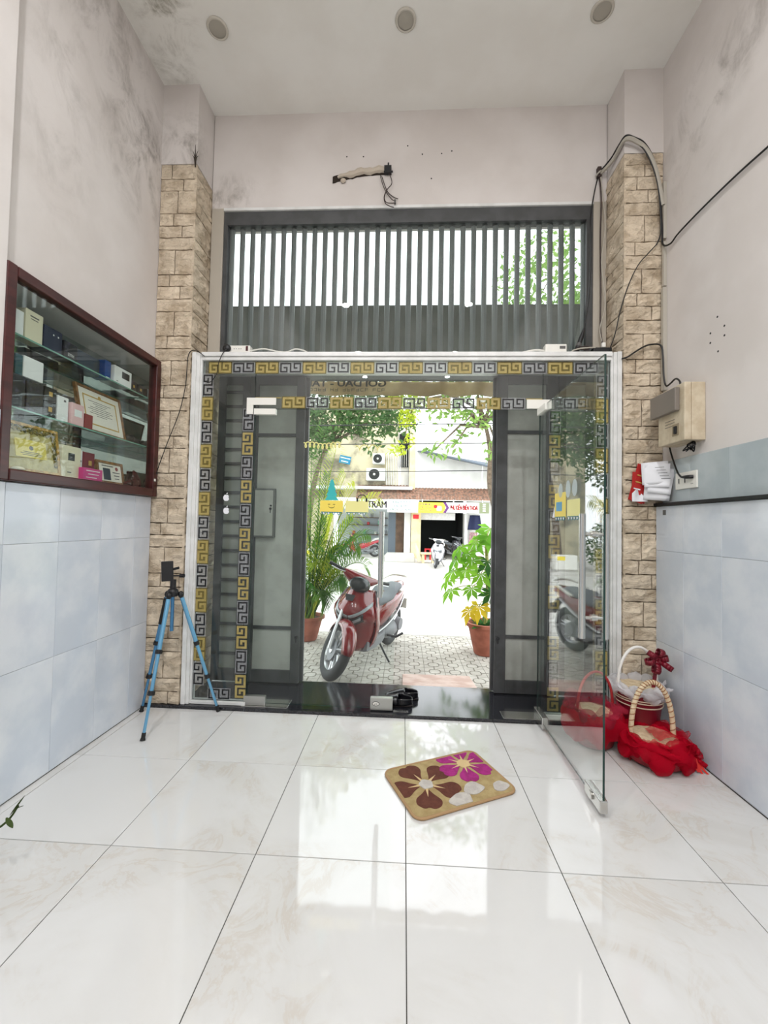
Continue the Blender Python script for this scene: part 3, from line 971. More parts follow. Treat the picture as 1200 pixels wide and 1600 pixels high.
MB().box(XL - 0.243, XF - 0.063, CY0 + 0.007, CY1 - 0.007, CZ0 + 0.001, 1.550).build('base_board', white_p, case)
for k, z in enumerate((2.20, 1.85)):
    m = MB().box(XL - 0.242, XL - 0.005, CY0 + 0.007, CY1 - 0.007, z - 0.008, z)
    m.m = [0, 0, 1, 1, 1, 1]
    m.build('glass_shelf', [glass_case, shelf_edge], case)
mm = MB().box(XF - 0.030, XF - 0.025, 1.745, 2.785, 1.55, 2.425)
mm.build('front_glass', glass_case, case)
MB().box(XF, XF + 0.006, 2.795, 2.806, 1.60, 1.618).build('door_catch', white_p, case)

SH = {1: 2.2002, 2: 1.8502, 3: 1.5502}
def cbox(name, label, cat, y0, y1, shelf, h, m, xf=-1.90, dep=0.06, group='goods in the display case', face=None, rz=0.0, lines=None):
    """a box, book or carton standing on a shelf, its front towards the room; face=(material, y-frac0, y-frac1, z-frac0, z-frac1)"""
    z = SH[shelf]
    yc = (y0 + y1) / 2
    t = thing(name, label, cat, (xf - dep / 2, yc, z), rz, group)
    w = y1 - y0
    MB().box(-dep / 2, dep / 2, -w / 2, w / 2, 0.0002, h).build('carton' if 'book' not in name else 'cover', m, t, bevel=min(0.003, dep / 8), local=True)
    for f in (face or []):
        fm, a, b, c, d = f
        MB().box(dep / 2, dep / 2 + 0.0008, -w / 2 + w * a, -w / 2 + w * b, h * c, h * d).build('label_print', fm, t, local=True)
    return t
cream_b = mat('cream_card', (226, 218, 190), 0.7)
navy = mat('navy_card', (24, 30, 58), 0.45)
inky = mat('inky_black_card', (22, 20, 28), 0.35, c2=(60, 52, 78), ns=26, thr=(0.52, 0.7))
blue_c = mat('deep_blue_card', (24, 70, 140), 0.4)
slate = mat('slate_card', (52, 62, 76), 0.4)
teal_c = mat('dark_teal_card', (28, 78, 88), 0.4)
white_c = mat('white_card', (234, 234, 232), 0.5)
pink_c = mat('soft_pink_card', (228, 186, 186), 0.5)
brick_c = mat('brick_red_card', (140, 52, 50), 0.5)
maroon_c = mat('maroon_card', (118, 28, 46), 0.45)
hot_pink = mat('hot_pink_card', (216, 66, 140), 0.45)
grey_ink = mat('grey_ink', (96, 94, 92), 0.7)
gold_ink = mat('gold_ink', (196, 160, 84), 0.5)
# top shelf
cbox('white_carton', 'plain white carton at the left end of the top shelf', 'box', 1.795, 1.862, 1, 0.125, white_c)
cbox('cream_book', 'tall cream book with small grey lettering on the top shelf', 'book', 1.870, 1.966, 1, 0.155, cream_b, face=[(grey_ink, .25, .75, .80, .84), (grey_ink, .3, .7, .72, .745)])
cbox('navy_box', 'navy blue box with two silver dots on the top shelf', 'box', 1.972, 2.085, 1, 0.125, navy, dep=0.09, face=[(white_c, .48, .54, .70, .76), (white_c, .74, .80, .70, .76)])
b_ = cbox('black_perfume_box', 'black box with small white lettering on the top shelf', 'box', 2.10, 2.19, 1, 0.10, inky, dep=0.08)
marks(b_, wm(b_) @ Vector((0.0412, 0.0, 0.03)), (0, 1, 0), (0, 0, 1), 0.045, 0.016, white_c, 5, words=(3,))
cbox('slate_box', 'long slate grey box on the top shelf, right of the black lettered box', 'box', 2.20, 2.395, 1, 0.105, slate, xf=-1.93, dep=0.08)
cbox('blue_box', 'narrow deep blue box beside the white box on the top shelf', 'box', 2.402, 2.452, 1, 0.115, blue_c, dep=0.09, face=[(white_c, .2, .8, .08, .11)])
cbox('white_device_box', 'white box with a black square window on the top shelf', 'box', 2.465, 2.625, 1, 0.108, white_c, xf=-1.885, dep=0.10, face=[(black_v, .42, .86, .42, .82), (grey_ink, .12, .2, .1, .14)])
cbox('small_black_box', 'small black box next to the white device box on the top shelf', 'box', 2.645, 2.700, 1, 0.072, inky, dep=0.06, face=[(gold_ink, .35, .65, .4, .65)])
cbox('small_black_box', 'small black box at the right end of the top shelf', 'box', 2.715, 2.775, 1, 0.070, inky, dep=0.06, face=[(gold_ink, .35, .65, .4, .65)])
# middle shelf
da = cbox('dark_gift_box', 'dark speckled gift box at the left end of the middle shelf', 'box', 1.79, 1.885, 2, 0.165, inky, dep=0.08)
db = cbox('dark_gift_box', 'dark violet speckled gift box under the white carton on the middle shelf', 'box', 1.893, 1.985, 2, 0.155, inky, dep=0.08)
MB()
tw = thing('white_lid_box', 'white box with dark teal side lying on the dark gift boxes', 'box', (-1.94, 1.915, SH[2] + 0.165), 0, 'goods in the display case')
MB().box(-0.04, 0.04, -0.045, 0.065, 0.0003, 0.105).build('carton', white_c, tw, bevel=0.003, local=True)
MB().box(-0.04, 0.038, -0.085, -0.046, 0.0003, 0.10).build('sleeve', teal_c, tw, bevel=0.003, local=True)
cbox('black_gold_box', 'lower of two stacked black boxes with gold crests on the middle shelf', 'box', 1.993, 2.064, 2, 0.082, black_v, dep=0.07, face=[(gold_ink, .35, .65, .4, .7)])
SH[4] = SH[2] + 0.0828
cbox('black_gold_box', 'upper of two stacked black boxes with gold crests on the middle shelf', 'box', 1.993, 2.064, 4, 0.078, black_v, dep=0.07, face=[(gold_ink, .35, .65, .4, .7)])
cbox('slim_white_box', 'slim white box with a small dark mark beside the pink box', 'box', 2.072, 2.143, 2, 0.138, white_c, dep=0.07, face=[(grey_ink, .55, .75, .80, .88)])
cbox('pink_box', 'soft pink box with a white square label on the middle shelf', 'box', 2.150, 2.236, 2, 0.122, pink_c, xf=-1.885, dep=0.07, face=[(white_c, .2, .8, .4, .72)])
cbox('red_booklet', 'small brick red booklet leaning before the large certificate', 'book', 2.243, 2.303, 2, 0.085, brick_c, xf=-1.885, dep=0.025)
def certificate(name, label, y0, y1, shelf, h, fm, sheet, xf, lean, ornament, scheme):
    z = SH[shelf]
    t = thing(name, label, 'frame', (xf, (y0 + y1) / 2, z), 0, 'framed certificates')
    t.rotation_euler = (0, -lean, 0)
    w = y1 - y0
    fr = MB()
    b = 0.016
    for (a, c, d, e) in ((-w / 2, -w / 2 + b, 0, h), (w / 2 - b, w / 2, 0, h), (-w / 2 + b, w / 2 - b, 0, b), (-w / 2 + b, w / 2 - b, h - b, h)):
        fr.box(-0.018, 0, a, c, d + 0.001, e)
    fr.build('picture_frame', fm, t, local=True)
    MB().box(-0.016, -0.006, -w / 2 + b, w / 2 - b, b, h - b).build('certificate_sheet', sheet, t, local=True)
    x = -0.0058
    if scheme == 'diploma':
        m = MB()
        q, bw = 0.050, 0.008
        y_, zt_, zb_ = w / 2 - q, h - q, q
        m.box(x, x + .0006, -y_, y_, zt_ - bw, zt_).box(x, x + .0006, -y_, y_, zb_, zb_ + bw).box(x, x + .0006, -y_, -y_ + bw, zb_ + bw, zt_ - bw).box(x, x + .0006, y_ - bw, y_, zb_ + bw, zt_ - bw)
        m.build('ornament_border', ornament, t, local=True)
        MB().cyl((x, 0, zt_ + 0.004), (x + .0008, 0, zt_ + 0.004), 0.013, n=18).build('crest', ornament, t, local=True)
        m = MB()
        for k in range(8):
            z_ = zt_ - 0.034 - 0.0125 * k
            ww = (0.11, 0.07, 0.05, 0.10, 0.12, 0.09, 0.11, 0.05)[k] * w / 0.42
            m.box(x, x + .0005, -ww, ww * 0.9, z_, z_ + 0.003)
        m.build('printed_lines', grey_ink, t, local=True)
    return t
bronze_f = mat('bronze_frame', (150, 108, 66), 0.4, c2=(112, 76, 42), ns=40)
sheet_w = mat('ivory_sheet', (236, 230, 218), 0.6)
certificate('certificate_frame', 'large framed certificate with an ornate border on the middle shelf', 2.262, 2.640, 2, 0.285, bronze_f, sheet_w, -1.915, 0.20, gold_ink, 'diploma')
for y, r, lab in ((2.685, 0.034, 'black round ball on the middle shelf, left of the other'), (2.755, 0.026, 'smaller black ball at the right end of the middle shelf')):
    t = thing('black_ball', lab, 'ball', (-1.93, y, SH[2]), 0, 'black balls')
    MB().ell((-1.93, y, SH[2] + r * .9), (r, r * 1.25, r * .9), 18, 12).build('ball', black_p, t, True)
    MB().ell((-1.93 + r * 0.92, y, SH[2] + r), (0.004, r * 0.4, r * 0.4), 12, 8).build('lens', dark_metal, t, True)
# bottom
gold_f = mat('gold_frame', (206, 164, 78), 0.35, c2=(150, 112, 44), ns=50)
gold_s = mat('gold_foil_sheet', (196, 182, 116), 0.4, c2=(168, 150, 90), ns=20)
gc = certificate('gold_plaque', 'gold framed commemorative plaque in the lower left of the case', 1.775, 2.10, 3, 0.245, gold_f, gold_s, -1.885, 0.14, gold_ink, 'plaque')
plq = mat('yellow_plate', (226, 206, 104), 0.4)
MB().box(-0.0058, -0.004, -0.085, 0.085, 0.075, 0.165).build('plate', plq, gc, local=True)
MB().cyl((-0.004, 0, 0.125), (-0.0033, 0, 0.125), 0.011, n=16).build('emblem', grey_ink, gc, local=True)
m = MB()
for k, ww in enumerate((0.05, 0.06, 0.045)):
    m.box(-0.004, -0.0034, -ww, ww, 0.086 + 0.008 * k, 0.089 + 0.008 * k)
m.build('printed_lines', grey_ink, gc, local=True)
tin = mat('dark_green_tinsel', (58, 54, 34), 0.4, c2=(150, 128, 60), ns=60, bump=0.8, bs=80)
mg = MB()
for k in range(26):
    y = -0.14 + 0.28 * k / 25
    mg.ell((-0.002, y, 0.214 + 0.006 * sin(k * 2.3)), (0.006, 0.010, 0.012), 6, 4)
for k in range(16):
    z = 0.05 + 0.15 * k / 15
    mg.ell((-0.002, 0.135 + 0.004 * sin(k * 3.1), z), (0.006, 0.010, 0.010), 6, 4)
mg.build('tinsel_garland', tin, gc, local=True)
cbox('cream_notebook', 'cream book with a dark square picture on the bottom shelf', 'book', 2.108, 2.238, 3, 0.178, cream_b, xf=-1.895, dep=0.03, face=[(black_v, .32, .66, .55, .78), (grey_ink, .3, .5, .16, .19)])
cbox('thin_white_book', 'thin white booklet between cream book and maroon booklet', 'book', 2.244, 2.285, 3, 0.175, white_c, xf=-1.925, dep=0.02, face=[(grey_ink, .4, .8, .6, .66)])
cbox('maroon_booklet', 'maroon booklet with gold crest behind the hot pink card box', 'book', 2.292, 2.385, 3, 0.172, maroon_c, xf=-1.93, dep=0.02, face=[(gold_ink, .5, .75, .55, .72)])
cbox('hot_pink_box', 'hot pink box with white printed lines on the bottom shelf', 'box', 2.225, 2.375, 3, 0.070, hot_pink, xf=-1.868, dep=0.035, face=[(white_c, .15, .85, .75, .82), (white_c, .25, .8, .48, .54), (white_c, .15, .7, .2, .26)])
sc_ = certificate('small_certificate', 'small wooden framed photo certificate on the bottom shelf', 2.395, 2.628, 3, 0.145, bronze_f, sheet_w, -1.905, 0.16, gold_ink, 'photo')
MB().box(-0.0058, -0.005, -0.062, 0.0, 0.025, 0.10).build('portrait_photo', slate, sc_, local=True)
MB().cyl((-0.0058, 0.06, 0.104), (-0.0050, 0.06, 0.104), 0.013, n=12).build('crest', brick_c, sc_, local=True)
m = MB()
for k, (a, b_2, z) in enumerate(((-0.07, 0.03, 0.112), (0.02, 0.085, 0.075), (0.03, 0.08, 0.055), (0.035, 0.075, 0.035))):
    m.box(-0.0058, -0.0052, a, b_2, z, z + 0.006)
m.build('printed_lines', grey_ink, sc_, local=True)
# folded maroon leather case
t = thing('maroon_wallet', 'glossy maroon leather pouch heaped at the lower right of the case', 'wallet', (-1.90, 2.69, SH[3]), 0, 'goods in the display case')
leather = mat('maroon_leather', (66, 18, 22), 0.25)
def lump(u, v, seed=3.3):
    a = 2 * pi * u
    t_ = v * pi * 0.5
    r = 1 + 0.25 * nz(cos(a) * 1.7, sin(a) * 1.7, v * 2, seed)
    return Vector((-1.90 + 0.03 * cos(t_) * cos(a) * r, 2.69 + 0.085 * cos(t_) * sin(a) * r, SH[3] + 0.004 + 0.085 * sin(t_) * r * (0.5 + 0.5 * max(0, sin(a) * 0.8 + 0.4))))
MB().grid(lump, 24, 8).build('pouch', leather, t, True, 60)
MB().grid(lambda u, v: Vector((-1.872 + 0.01 * sin(u * 7), 2.60 + 0.12 * u, SH[3] + 0.006 + 0.03 * v * (0.4 + u) + 0.004 * sin(u * 20))), 14, 4).build('flap', leather, t, True, 60, solid=0.004)
t = thing('pale_shell', 'pale oval shell lying before the gold plaque', 'shell', (-1.865, 1.83, SH[3]), 0)
MB().lathe([(0.001, 0.0), (0.026, 0.001), (0.028, 0.006), (0.02, 0.014), (0.001, 0.018)], (-1.865, 1.83, SH[3]), 18).build('shell', cream_b, t, True)

# ---------------------------------------------------------------- torn light fitting on the header
raw = mat('bare_plaster', (196, 184, 168), 0.95, bump=0.6, bs=50)
hole_d = mat('dark_cavity', (44, 34, 26), 0.95)
wire_m = mat('dark_brown_wire', (58, 44, 40), 0.6)
lf = thing('torn_wall_fitting', 'torn light fitting on the header wall with plaster channel and loose wires', 'light fitting', (-0.42, YH, 3.95))
def ch(x):   # centre line of the channel
    t_ = (x + 0.64) / 0.42
    return 4.015 + 0.06 * t_ + 0.018 * sin(t_ * 3)
out = []
for k in range(25):
    x = -0.64 + 0.42 * k / 24
    out.append((x, ch(x) + 0.026 + 0.006 * nz(x * 30, 1, 2)))
for k in range(24, -1, -1):
    x = -0.64 + 0.42 * k / 24
    out.append((x, ch(x) - 0.030 + 0.008 * nz(x * 26, 5, 2)))
MB().prism(out, (0, YH - 0.0005, 0), (1, 0, 0), (0, 0, 1), 0.003).build('cavity', hole_d, lf)
pts = [Vector((-0.60 + 0.37 * k / 16, YH - 0.006, ch(-0.60 + 0.37 * k / 16) + 0.004 + 0.006 * sin(k))) for k in range(17)]
MB().tube(pts, [0.008 + 0.016 * min(1, k / 5) + 0.004 * sin(k * 1.9) for k in range(17)], 8).build('plaster_patch', raw, lf, True)
MB().ell((-0.555, YH - 0.012, 4.0), (0.022, 0.012, 0.018), 12, 8).build('plaster_lump', raw, lf, True)
bk = MB().box(-0.235, -0.180, YH - 0.035, YH + 0.001, 4.045, 4.095).box(-0.238, -0.168, YH - 0.036, YH - 0.028, 4.040, 4.05)
bk.cyl((-0.205, YH - 0.02, 4.09), (-0.205, YH - 0.02, 4.125), 0.006, n=8).build('bracket', dark_metal, lf)
for k, p in enumerate(([(-0.255, 4.03), (-0.235, 3.97), (-0.205, 3.90), (-0.16, 3.86), (-0.125, 3.845)],
                       [(-0.265, 4.03), (-0.25, 3.97), (-0.22, 3.90), (-0.175, 3.84), (-0.15, 3.825)],
                       [(-0.20, 4.045), (-0.178, 3.99), (-0.178, 3.95), (-0.21, 3.91), (-0.23, 3.85), (-0.215, 3.81), (-0.17, 3.802), (-0.15, 3.805)],
                       [(-0.21, 3.91), (-0.232, 3.85), (-0.222, 3.80), (-0.19, 3.775), (-0.155, 3.765)])):
    MB().tube(spline([(x, YH - 0.012 - 0.006 * k, z) for x, z in p]), 0.0032, 6).build('loose_wire', wire_m, lf, True)
MB().cyl((-0.147, YH - 0.026, 3.795), (-0.147, YH - 0.026, 3.825), 0.008, n=10).build('wire_connector', grey_ink, lf)

# dry sprig stuck at the top of the left pillar
sp = thing('dry_sprig', 'dry dark sprig stuck at the stone edge of the left pillar', 'twig', (-1.61, YP - 0.004, ZS))
m = MB()
for a, l in ((0.0, 0.13), (0.25, 0.085), (-0.2, 0.08), (0.5, 0.05), (-0.4, 0.055)):
    m.tube(spline([(-1.612, YP - 0.006, ZS - 0.03), (-1.612 + 0.3 * l * sin(a), YP - 0.012, ZS + l * 0.5), (-1.612 + l * sin(a), YP - 0.014, ZS + l * cos(a))], 4), [0.005, .0045, .004, .0035, .003, .0025, .002, .0015, .001], 5)
m.build('twigs', mat('dry_twig', (56, 48, 40), 0.9), sp)

# ---------------------------------------------------------------- cables and electrics on the right
def cable(name, label, pts, r, m, group='cables on the right pillar', n=6, k=6):
    o = MB().tube(spline(pts, k), r, n).build(name, m, None, True)
    return tag(o, label, 'cable', group)
cable('black_cable', 'thick black cable arching over the stone top and sagging along the right wall',
      [(1.395, YH - 0.02, 4.02), (1.435, 2.98, 4.045), (1.44, 2.88, 4.05), (1.452, YP - 0.03, 4.05), (1.51, YP - 0.03, 4.035), (1.58, YP - 0.03, 3.99), (1.645, YP - 0.03, 3.86), (1.68, YP - 0.03, 3.66), (1.695, YP - 0.03, 3.4), (1.70, YP - 0.03, 3.28), (1.706, 2.74, 3.235),
       (1.708, 2.66, 3.25), (1.71, 2.45, 3.25), (1.712, 2.2, 3.235), (1.714, 1.95, 3.205), (1.716, 1.6, 3.17), (1.716, 1.1, 3.13)], 0.0056, cable_b)
cable('black_cable', 'black cable running down the right edge of the stone pillar',
      [(1.47, YP - 0.03, 4.03), (1.56, YP - 0.035, 3.96), (1.63, YP - 0.035, 3.82), (1.668, YP - 0.035, 3.66), (1.685, YP - 0.032, 3.45), (1.684, YP - 0.03, 3.35), (1.66, YP - 0.028, 3.28)], 0.0042, cable_b)
cable('black_cable', 'thin black cable swinging across the front of the right pillar',
      [(1.66, YP - 0.028, 3.28), (1.61, YP - 0.022, 3.225), (1.54, YP - 0.022, 3.14), (1.475, YP - 0.025, 3.0), (1.445, 2.86, 2.85), (1.425, 2.89, 2.70), (1.40, 2.93, 2.59), (1.385, 2.96, 2.563)], 0.0036, cable_b)
cable('white_cable', 'grey white flat cable arching over the top of the right pillar',
      [(1.398, YH - 0.02, 4.0), (1.44, 2.95, 4.01), (1.44, 2.87, 4.02), (1.455, YP - 0.04, 4.02), (1.53, YP - 0.036, 3.995), (1.59, YP - 0.034, 3.94), (1.645, YP - 0.034, 3.82), (1.68, YP - 0.034, 3.66), (1.70, YP - 0.034, 3.55)], 0.013, cable_w)
cable('brown_cable', 'brown cable hanging from the hook down the pillar side',
      [(1.392, YH - 0.015, 4.0), (1.405, YH - 0.02, 3.8), (1.40, YH - 0.02, 3.5), (1.402, YH - 0.025, 3.1), (1.40, YH - 0.03, 2.8), (1.41, 3.02, 2.63), (1.39, 3.0, 2.56)], 0.005, wire_m)
cable('white_cable', 'thin pale cable hanging in a loose curve beside the transom',
      [(1.40, YH - 0.02, 3.98), (1.425, YH - 0.04, 3.6), (1.395, YH - 0.05, 3.3), (1.425, YH - 0.05, 3.0), (1.39, YH - 0.04, 2.8), (1.41, YH - 0.05, 2.66), (1.36, 3.0, 2.562)], 0.0035, cable_w)
cable('black_cable', 'black cable hanging in front of the transom down to an inline plug',
      [(1.392, YH - 0.015, 4.02), (1.355, YH - 0.02, 3.86), (1.325, YH - 0.03, 3.65), (1.32, YH - 0.04, 3.3), (1.30, YH - 0.05, 3.0), (1.265, YH - 0.055, 2.78)], 0.0045, cable_b)
t = thing('inline_plug', 'black inline plug at the end of the hanging cable before the transom', 'plug', (1.21, 3.03, 2.57))
MB().tube([(1.268, 3.024, 2.80), (1.255, 3.025, 2.75), (1.225, 3.027, 2.66), (1.205, 3.028, 2.60), (1.198, 3.03, 2.562)], [0.007, 0.016, 0.018, 0.018, 0.013], 10).build('plug_body', black_p, t, True)
MB().tube([(1.236, 3.026, 2.69), (1.228, 3.0265, 2.667)], 0.0195, 10).build('plug_band', grey_ink, t)
hk = thing('cable_hook', 'bundle clip holding the cables at the top of the right pillar', 'clip', (1.393, YH, 3.97))
MB().box(1.375, 1.405, YH - 0.03, YH + 0.001, 3.975, 4.055).build('clip_plate', wire_m, hk, bevel=0.006)
MB().tube(spline([(1.36, YH - 0.02, 3.98), (1.385, YH - 0.045, 4.0), (1.42, YH - 0.02, 4.02)]), 0.006, 6).build('cable_tie', cable_w, hk)
# white trunking at the corner
tk = thing('cable_trunking', 'narrow white plastic trunking down the corner of right pillar and wall', 'trunking', (1.715, 2.825, 2.3))
MB().box(1.703, 1.7245, 2.805, 2.828, 3.32, 3.72).build('trunking_length', cable_w, tk, bevel=0.002)
MB().box(1.703, 1.7245, 2.805, 2.828, 2.99, 3.30).build('trunking_length', cable_w, tk, bevel=0.002)
MB().box(1.698, 1.7245, 2.802, 2.828, 2.27, 2.98).build('trunking_length', cable_w, tk, bevel=0.002)
cable('black_cable', 'black cable from the door frame corner to the meter box',
      [(1.446, 2.842, 2.50), (1.475, YP - 0.022, 2.505), (1.54, YP - 0.024, 2.55), (1.61, YP - 0.024, 2.585), (1.685, YP - 0.03, 2.58), (1.694, 2.80, 2.50), (1.694, 2.79, 2.36), (1.69, 2.76, 2.285), (1.68, 2.70, 2.28), (1.668, 2.63, 2.285), (1.66, 2.58, 2.25), (1.658, 2.57, 2.208)], 0.0055, cable_b)
# meter box
mt_ = thing('meter_box', 'aged cream electricity meter box with grey window on the right wall', 'meter box', (1.67, 2.57, 1.85))
MB().box(1.645, XR - 0.0005, 2.452, 2.70, 1.86, 2.205).build('case_back', cream_p, mt_, bevel=0.006)
MB().box(1.603, 1.644, 2.452, 2.70, 1.86, 2.205).build('case_cover', cream_p, mt_, bevel=0.006)
MB().box(1.572, 1.602, 2.49, 2.735, 2.045, 2.185).build('grey_window', mat('smoked_window', (124, 116, 108), 0.35), mt_, bevel=0.004)
MB().box(1.60, 1.6035, 2.50, 2.56, 1.90, 1.97).build('switch_plate', mat('stained_plate', (150, 136, 112), 0.6), mt_)
MB().box(1.592, 1.60, 2.515, 2.535, 1.91, 1.955).build('breaker_switch', black_p, mt_)
m = MB()
for k in range(3):
    m.box(1.6015, 1.603, 2.54, 2.63, 2.0 - 0.018 * k, 2.003 - 0.018 * k)
m.build('printed_lines', grey_ink, mt_)
m = MB()
for k in range(7):
    a = k * 0.9
    m.tube(spline([(1.69, 2.50, 1.862), (1.66 + 0.02 * cos(a), 2.48 + 0.02 * sin(a), 1.835), (1.665 + 0.022 * cos(a * 2), 2.50 + 0.03 * sin(a), 1.80 + 0.004 * k), (1.69, 2.53, 1.83)], 4), 0.004, 5)
m.build('wire_tangle', cable_b, mt_)
# outlet plate
ou = thing('socket_plate', 'white plate with two rocker switches and a socket above the black ledge', 'socket', (1.71, 2.60, 1.58))
MB().box(1.703, 1.7145, 2.50, 2.69, 1.585, 1.69).build('plate', white_p, ou, bevel=0.003)
for y in (2.655, 2.60):
    MB().box(1.699, 1.703, y - 0.012, y + 0.012, 1.618, 1.655).build('rocker_switch', white_p, ou, bevel=0.002)
    MB().box(1.6975, 1.699, y - 0.010, y - 0.002, 1.622, 1.652).build('switch_mark', black_p, ou)
for y in (2.532, 2.544):
    MB().cyl((1.7032, y, 1.612), (1.7022, y, 1.612), 0.003, n=8).build('socket_hole', black_p, ou)
pg = thing('angled_plug', 'black angled plug in the wall socket with its cable going up', 'plug', (1.69, 2.55, 1.64))
MB().tube([(1.70, 2.525, 1.652), (1.688, 2.53, 1.652), (1.683, 2.56, 1.653), (1.682, 2.60, 1.657)], [0.011, 0.012, 0.011, 0.006], 10).build('plug_body', black_p, pg, True)
MB().tube(spline([(1.682, 2.60, 1.657), (1.686, 2.64, 1.69), (1.696, 2.70, 1.78), (1.70, 2.74, 1.87), (1.704, 2.755, 1.95), (1.706, 2.755, 2.02)]), 0.0055, 6).build('plug_cable', cable_b, pg, True)
# small sticker on the wainscot
MB().box(1.6715, 1.6728, 2.735, 2.765, 1.425, 1.458).build('wall_sticker', grey_ink, wall_right)
# papers and red envelopes tucked on the ledge
pw = thing('paper_bundle', 'bundle of white bills leaning on the pillar above the black ledge', 'papers', (1.655, 2.76, 1.507))
for k, (dx, dz, rot, w, h) in enumerate(((0.0, 0.015, 0.10, 0.145, 0.19), (-0.006, 0.12, -0.06, 0.15, 0.15), (0.004, 0.06, 0.16, 0.13, 0.17), (-0.012, 0.10, 0.02, 0.14, 0.155))):
    mtx = Matrix.Rotation(-0.55, 4, 'Z') @ Matrix.Rotation(rot, 4, 'Y')
    mm = MB().grid(lambda u, v: Vector((w * (u - 0.5), -0.012 * sin(v * 2.4 + k) - 0.006 * sin(u * 3 + k), h * v)), 6, 8)
    mm.xf(Matrix.Translation((1.632 + dx, 2.772 - 0.010 * k, 1.507 + dz)) @ mtx)
    o = mm.build('paper_sheet', paper_w, pw, True, 80, solid=0.0008)
m = MB()
for k in range(5):
    m.obox((1.625 + 0.01 * k, 2.722, 1.735 - 0.018 * k), (0.05, 0.001, 0.003), Matrix.Rotation(-0.55, 4, 'Z'))
m.build('handwriting', grey_ink, pw)
re_ = thing('red_envelopes', 'red printed envelopes hanging on the right pillar behind the white bills', 'envelopes', (1.55, YP - 0.012, 1.5))
for k, (x, a, w, h) in enumerate(((1.545, -0.26, 0.11, 0.255), (1.56, -0.05, 0.10, 0.20), (1.535, -0.36, 0.09, 0.20))):
    mm = MB().box(-w / 2, w / 2, -0.0015, 0.0015, 0, h)
    mm.xf(Matrix.Translation((x - 0.01, YP - 0.012 - 0.004 * k, 1.515)) @ Matrix.Rotation(-a, 4, 'Y'))
    mm.build('envelope', red_paper, re_)
mm = MB().grid(lambda u, v: Vector((1.50 + 0.10 * u, YP - 0.028 - 0.012 * sin(u * 9) * v, 1.515 + 0.055 * v + 0.03 * sin(u * 5) * v)), 10, 4)
mm.build('crumpled_wrapper', paper_w, re_, solid=0.001)
for k in range(3):
    MB().obox((1.535 + 0.012 * k, YP - 0.0235, 1.60 + 0.045 * k), (0.045, 0.0015, 0.008), Matrix.Rotation(0.25, 4, 'Y')).build('printed_lines', gold_ink if k else paper_w, re_)

# ---------------------------------------------------------------- on the ledge above the door
ps = thing('power_strip', 'white power strip with a black plug on the ledge above the left sidelight', 'power strip', (-1.28, 2.95, 2.555), 0, 'power strips')
MB().box(-1.37, -1.20, 2.93, 2.98, 2.5555, 2.638).build('strip_body', white_p, ps, bevel=0.004)
for k in range(2):
    for dx in (-0.008, 0.008):
        MB().cyl((-1.312 + 0.036 * k + dx, 2.9302, 2.612), (-1.312 + 0.036 * k + dx, 2.9292, 2.612), 0.003, n=8).build('socket_hole', black_p, ps)
MB().box(-1.232, -1.215, 2.928, 2.931, 2.596, 2.632).build('red_switch', mat('dark_red_switch', (70, 16, 16), 0.4), ps)
MB().ell((-1.372, 2.92, 2.612), (0.032, 0.02, 0.03), 14, 8).build('black_plug', black_p, ps, True)
cable('thin_black_cable', 'thin black cable dropping from the power strip across the left sidelight',
      [(-1.36, 2.905, 2.60), (-1.355, 2.845, 2.56), (-1.38, 2.838, 2.50), (-1.40, 2.842, 2.44), (-1.41, 2.855, 2.40), (-1.45, 2.862, 2.345), (-1.49, 2.87, 2.335)], 0.003, cable_b, 'cables on the left')
cable('thin_black_cable', 'thin black cable down the front of the left stone pillar to the display case',
      [(-1.50, 2.842, 2.52), (-1.545, 2.842, 2.55), (-1.59, 2.838, 2.56), (-1.61, YP - 0.02, 2.50), (-1.62, YP - 0.02, 2.30), (-1.66, YP - 0.02, 2.10), (-1.73, YP - 0.024, 1.90), (-1.79, YP - 0.026, 1.72), (-1.80, 2.80, 1.65)], 0.003, cable_b, 'cables on the left')
cable('white_wire', 'white wire looping on the ledge right of the power strip', [(-1.20, 2.94, 2.60), (-1.10, 2.94, 2.615), (-1.0, 2.95, 2.60), (-0.93, 2.96, 2.60), (-0.86, 2.95, 2.618), (-0.78, 2.96, 2.60), (-0.74, 2.99, 2.557)], 0.005, white_p, 'cables on the left')
rt = thing('white_adapter', 'white adapter box lying on the ledge above the right sidelight', 'adapter', (1.03, 2.95, 2.555))
mm = MB().box(-0.075, 0.075, -0.03, 0.03, 0.0005, 0.085).xf(Matrix.Translation((1.03, 2.95, 2.5555)))
mm.build('adapter_body', white_p, rt, bevel=0.005)
MB().box(1.055, 1.095, 2.9185, 2.92, 2.605, 2.625).build('adapter_label', grey_ink, rt)
MB().tube(spline([(0.957, 2.95, 2.60), (0.90, 2.94, 2.603), (0.82, 2.94, 2.59), (0.74, 2.95, 2.57)]), 0.008, 8).build('adapter_lead', white_p, rt, True)
jb = thing('black_adapter', 'black adapter block in the dark corner of the ledge by the right pillar', 'adapter', (1.36, 2.96, 2.555))
MB().box(1.30, 1.43, 2.94, 2.99, 2.5555, 2.625).build('adapter_body', black_p, jb, bevel=0.005)
MB().box(1.36, 1.385, 2.938, 2.96, 2.6255, 2.66).build('white_plug', white_p, jb, bevel=0.004)
cable('pale_cable', 'pale cable lying along the ledge towards the black adapter', [(1.31, 2.935, 2.62), (1.24, 2.93, 2.615), (1.16, 2.93, 2.60), (1.13, 2.935, 2.575)], 0.005, cable_w)
cable('coiled_cable', 'dark coiled cable on the ledge left of the black adapter', [(1.235 + (0.045 + 0.004 * sin(k)) * cos(k * 0.8), 2.955 + 0.018 * sin(k * 0.8), 2.565 + 0.0022 * k) for k in range(32)], 0.0035, wire_m, k=3)

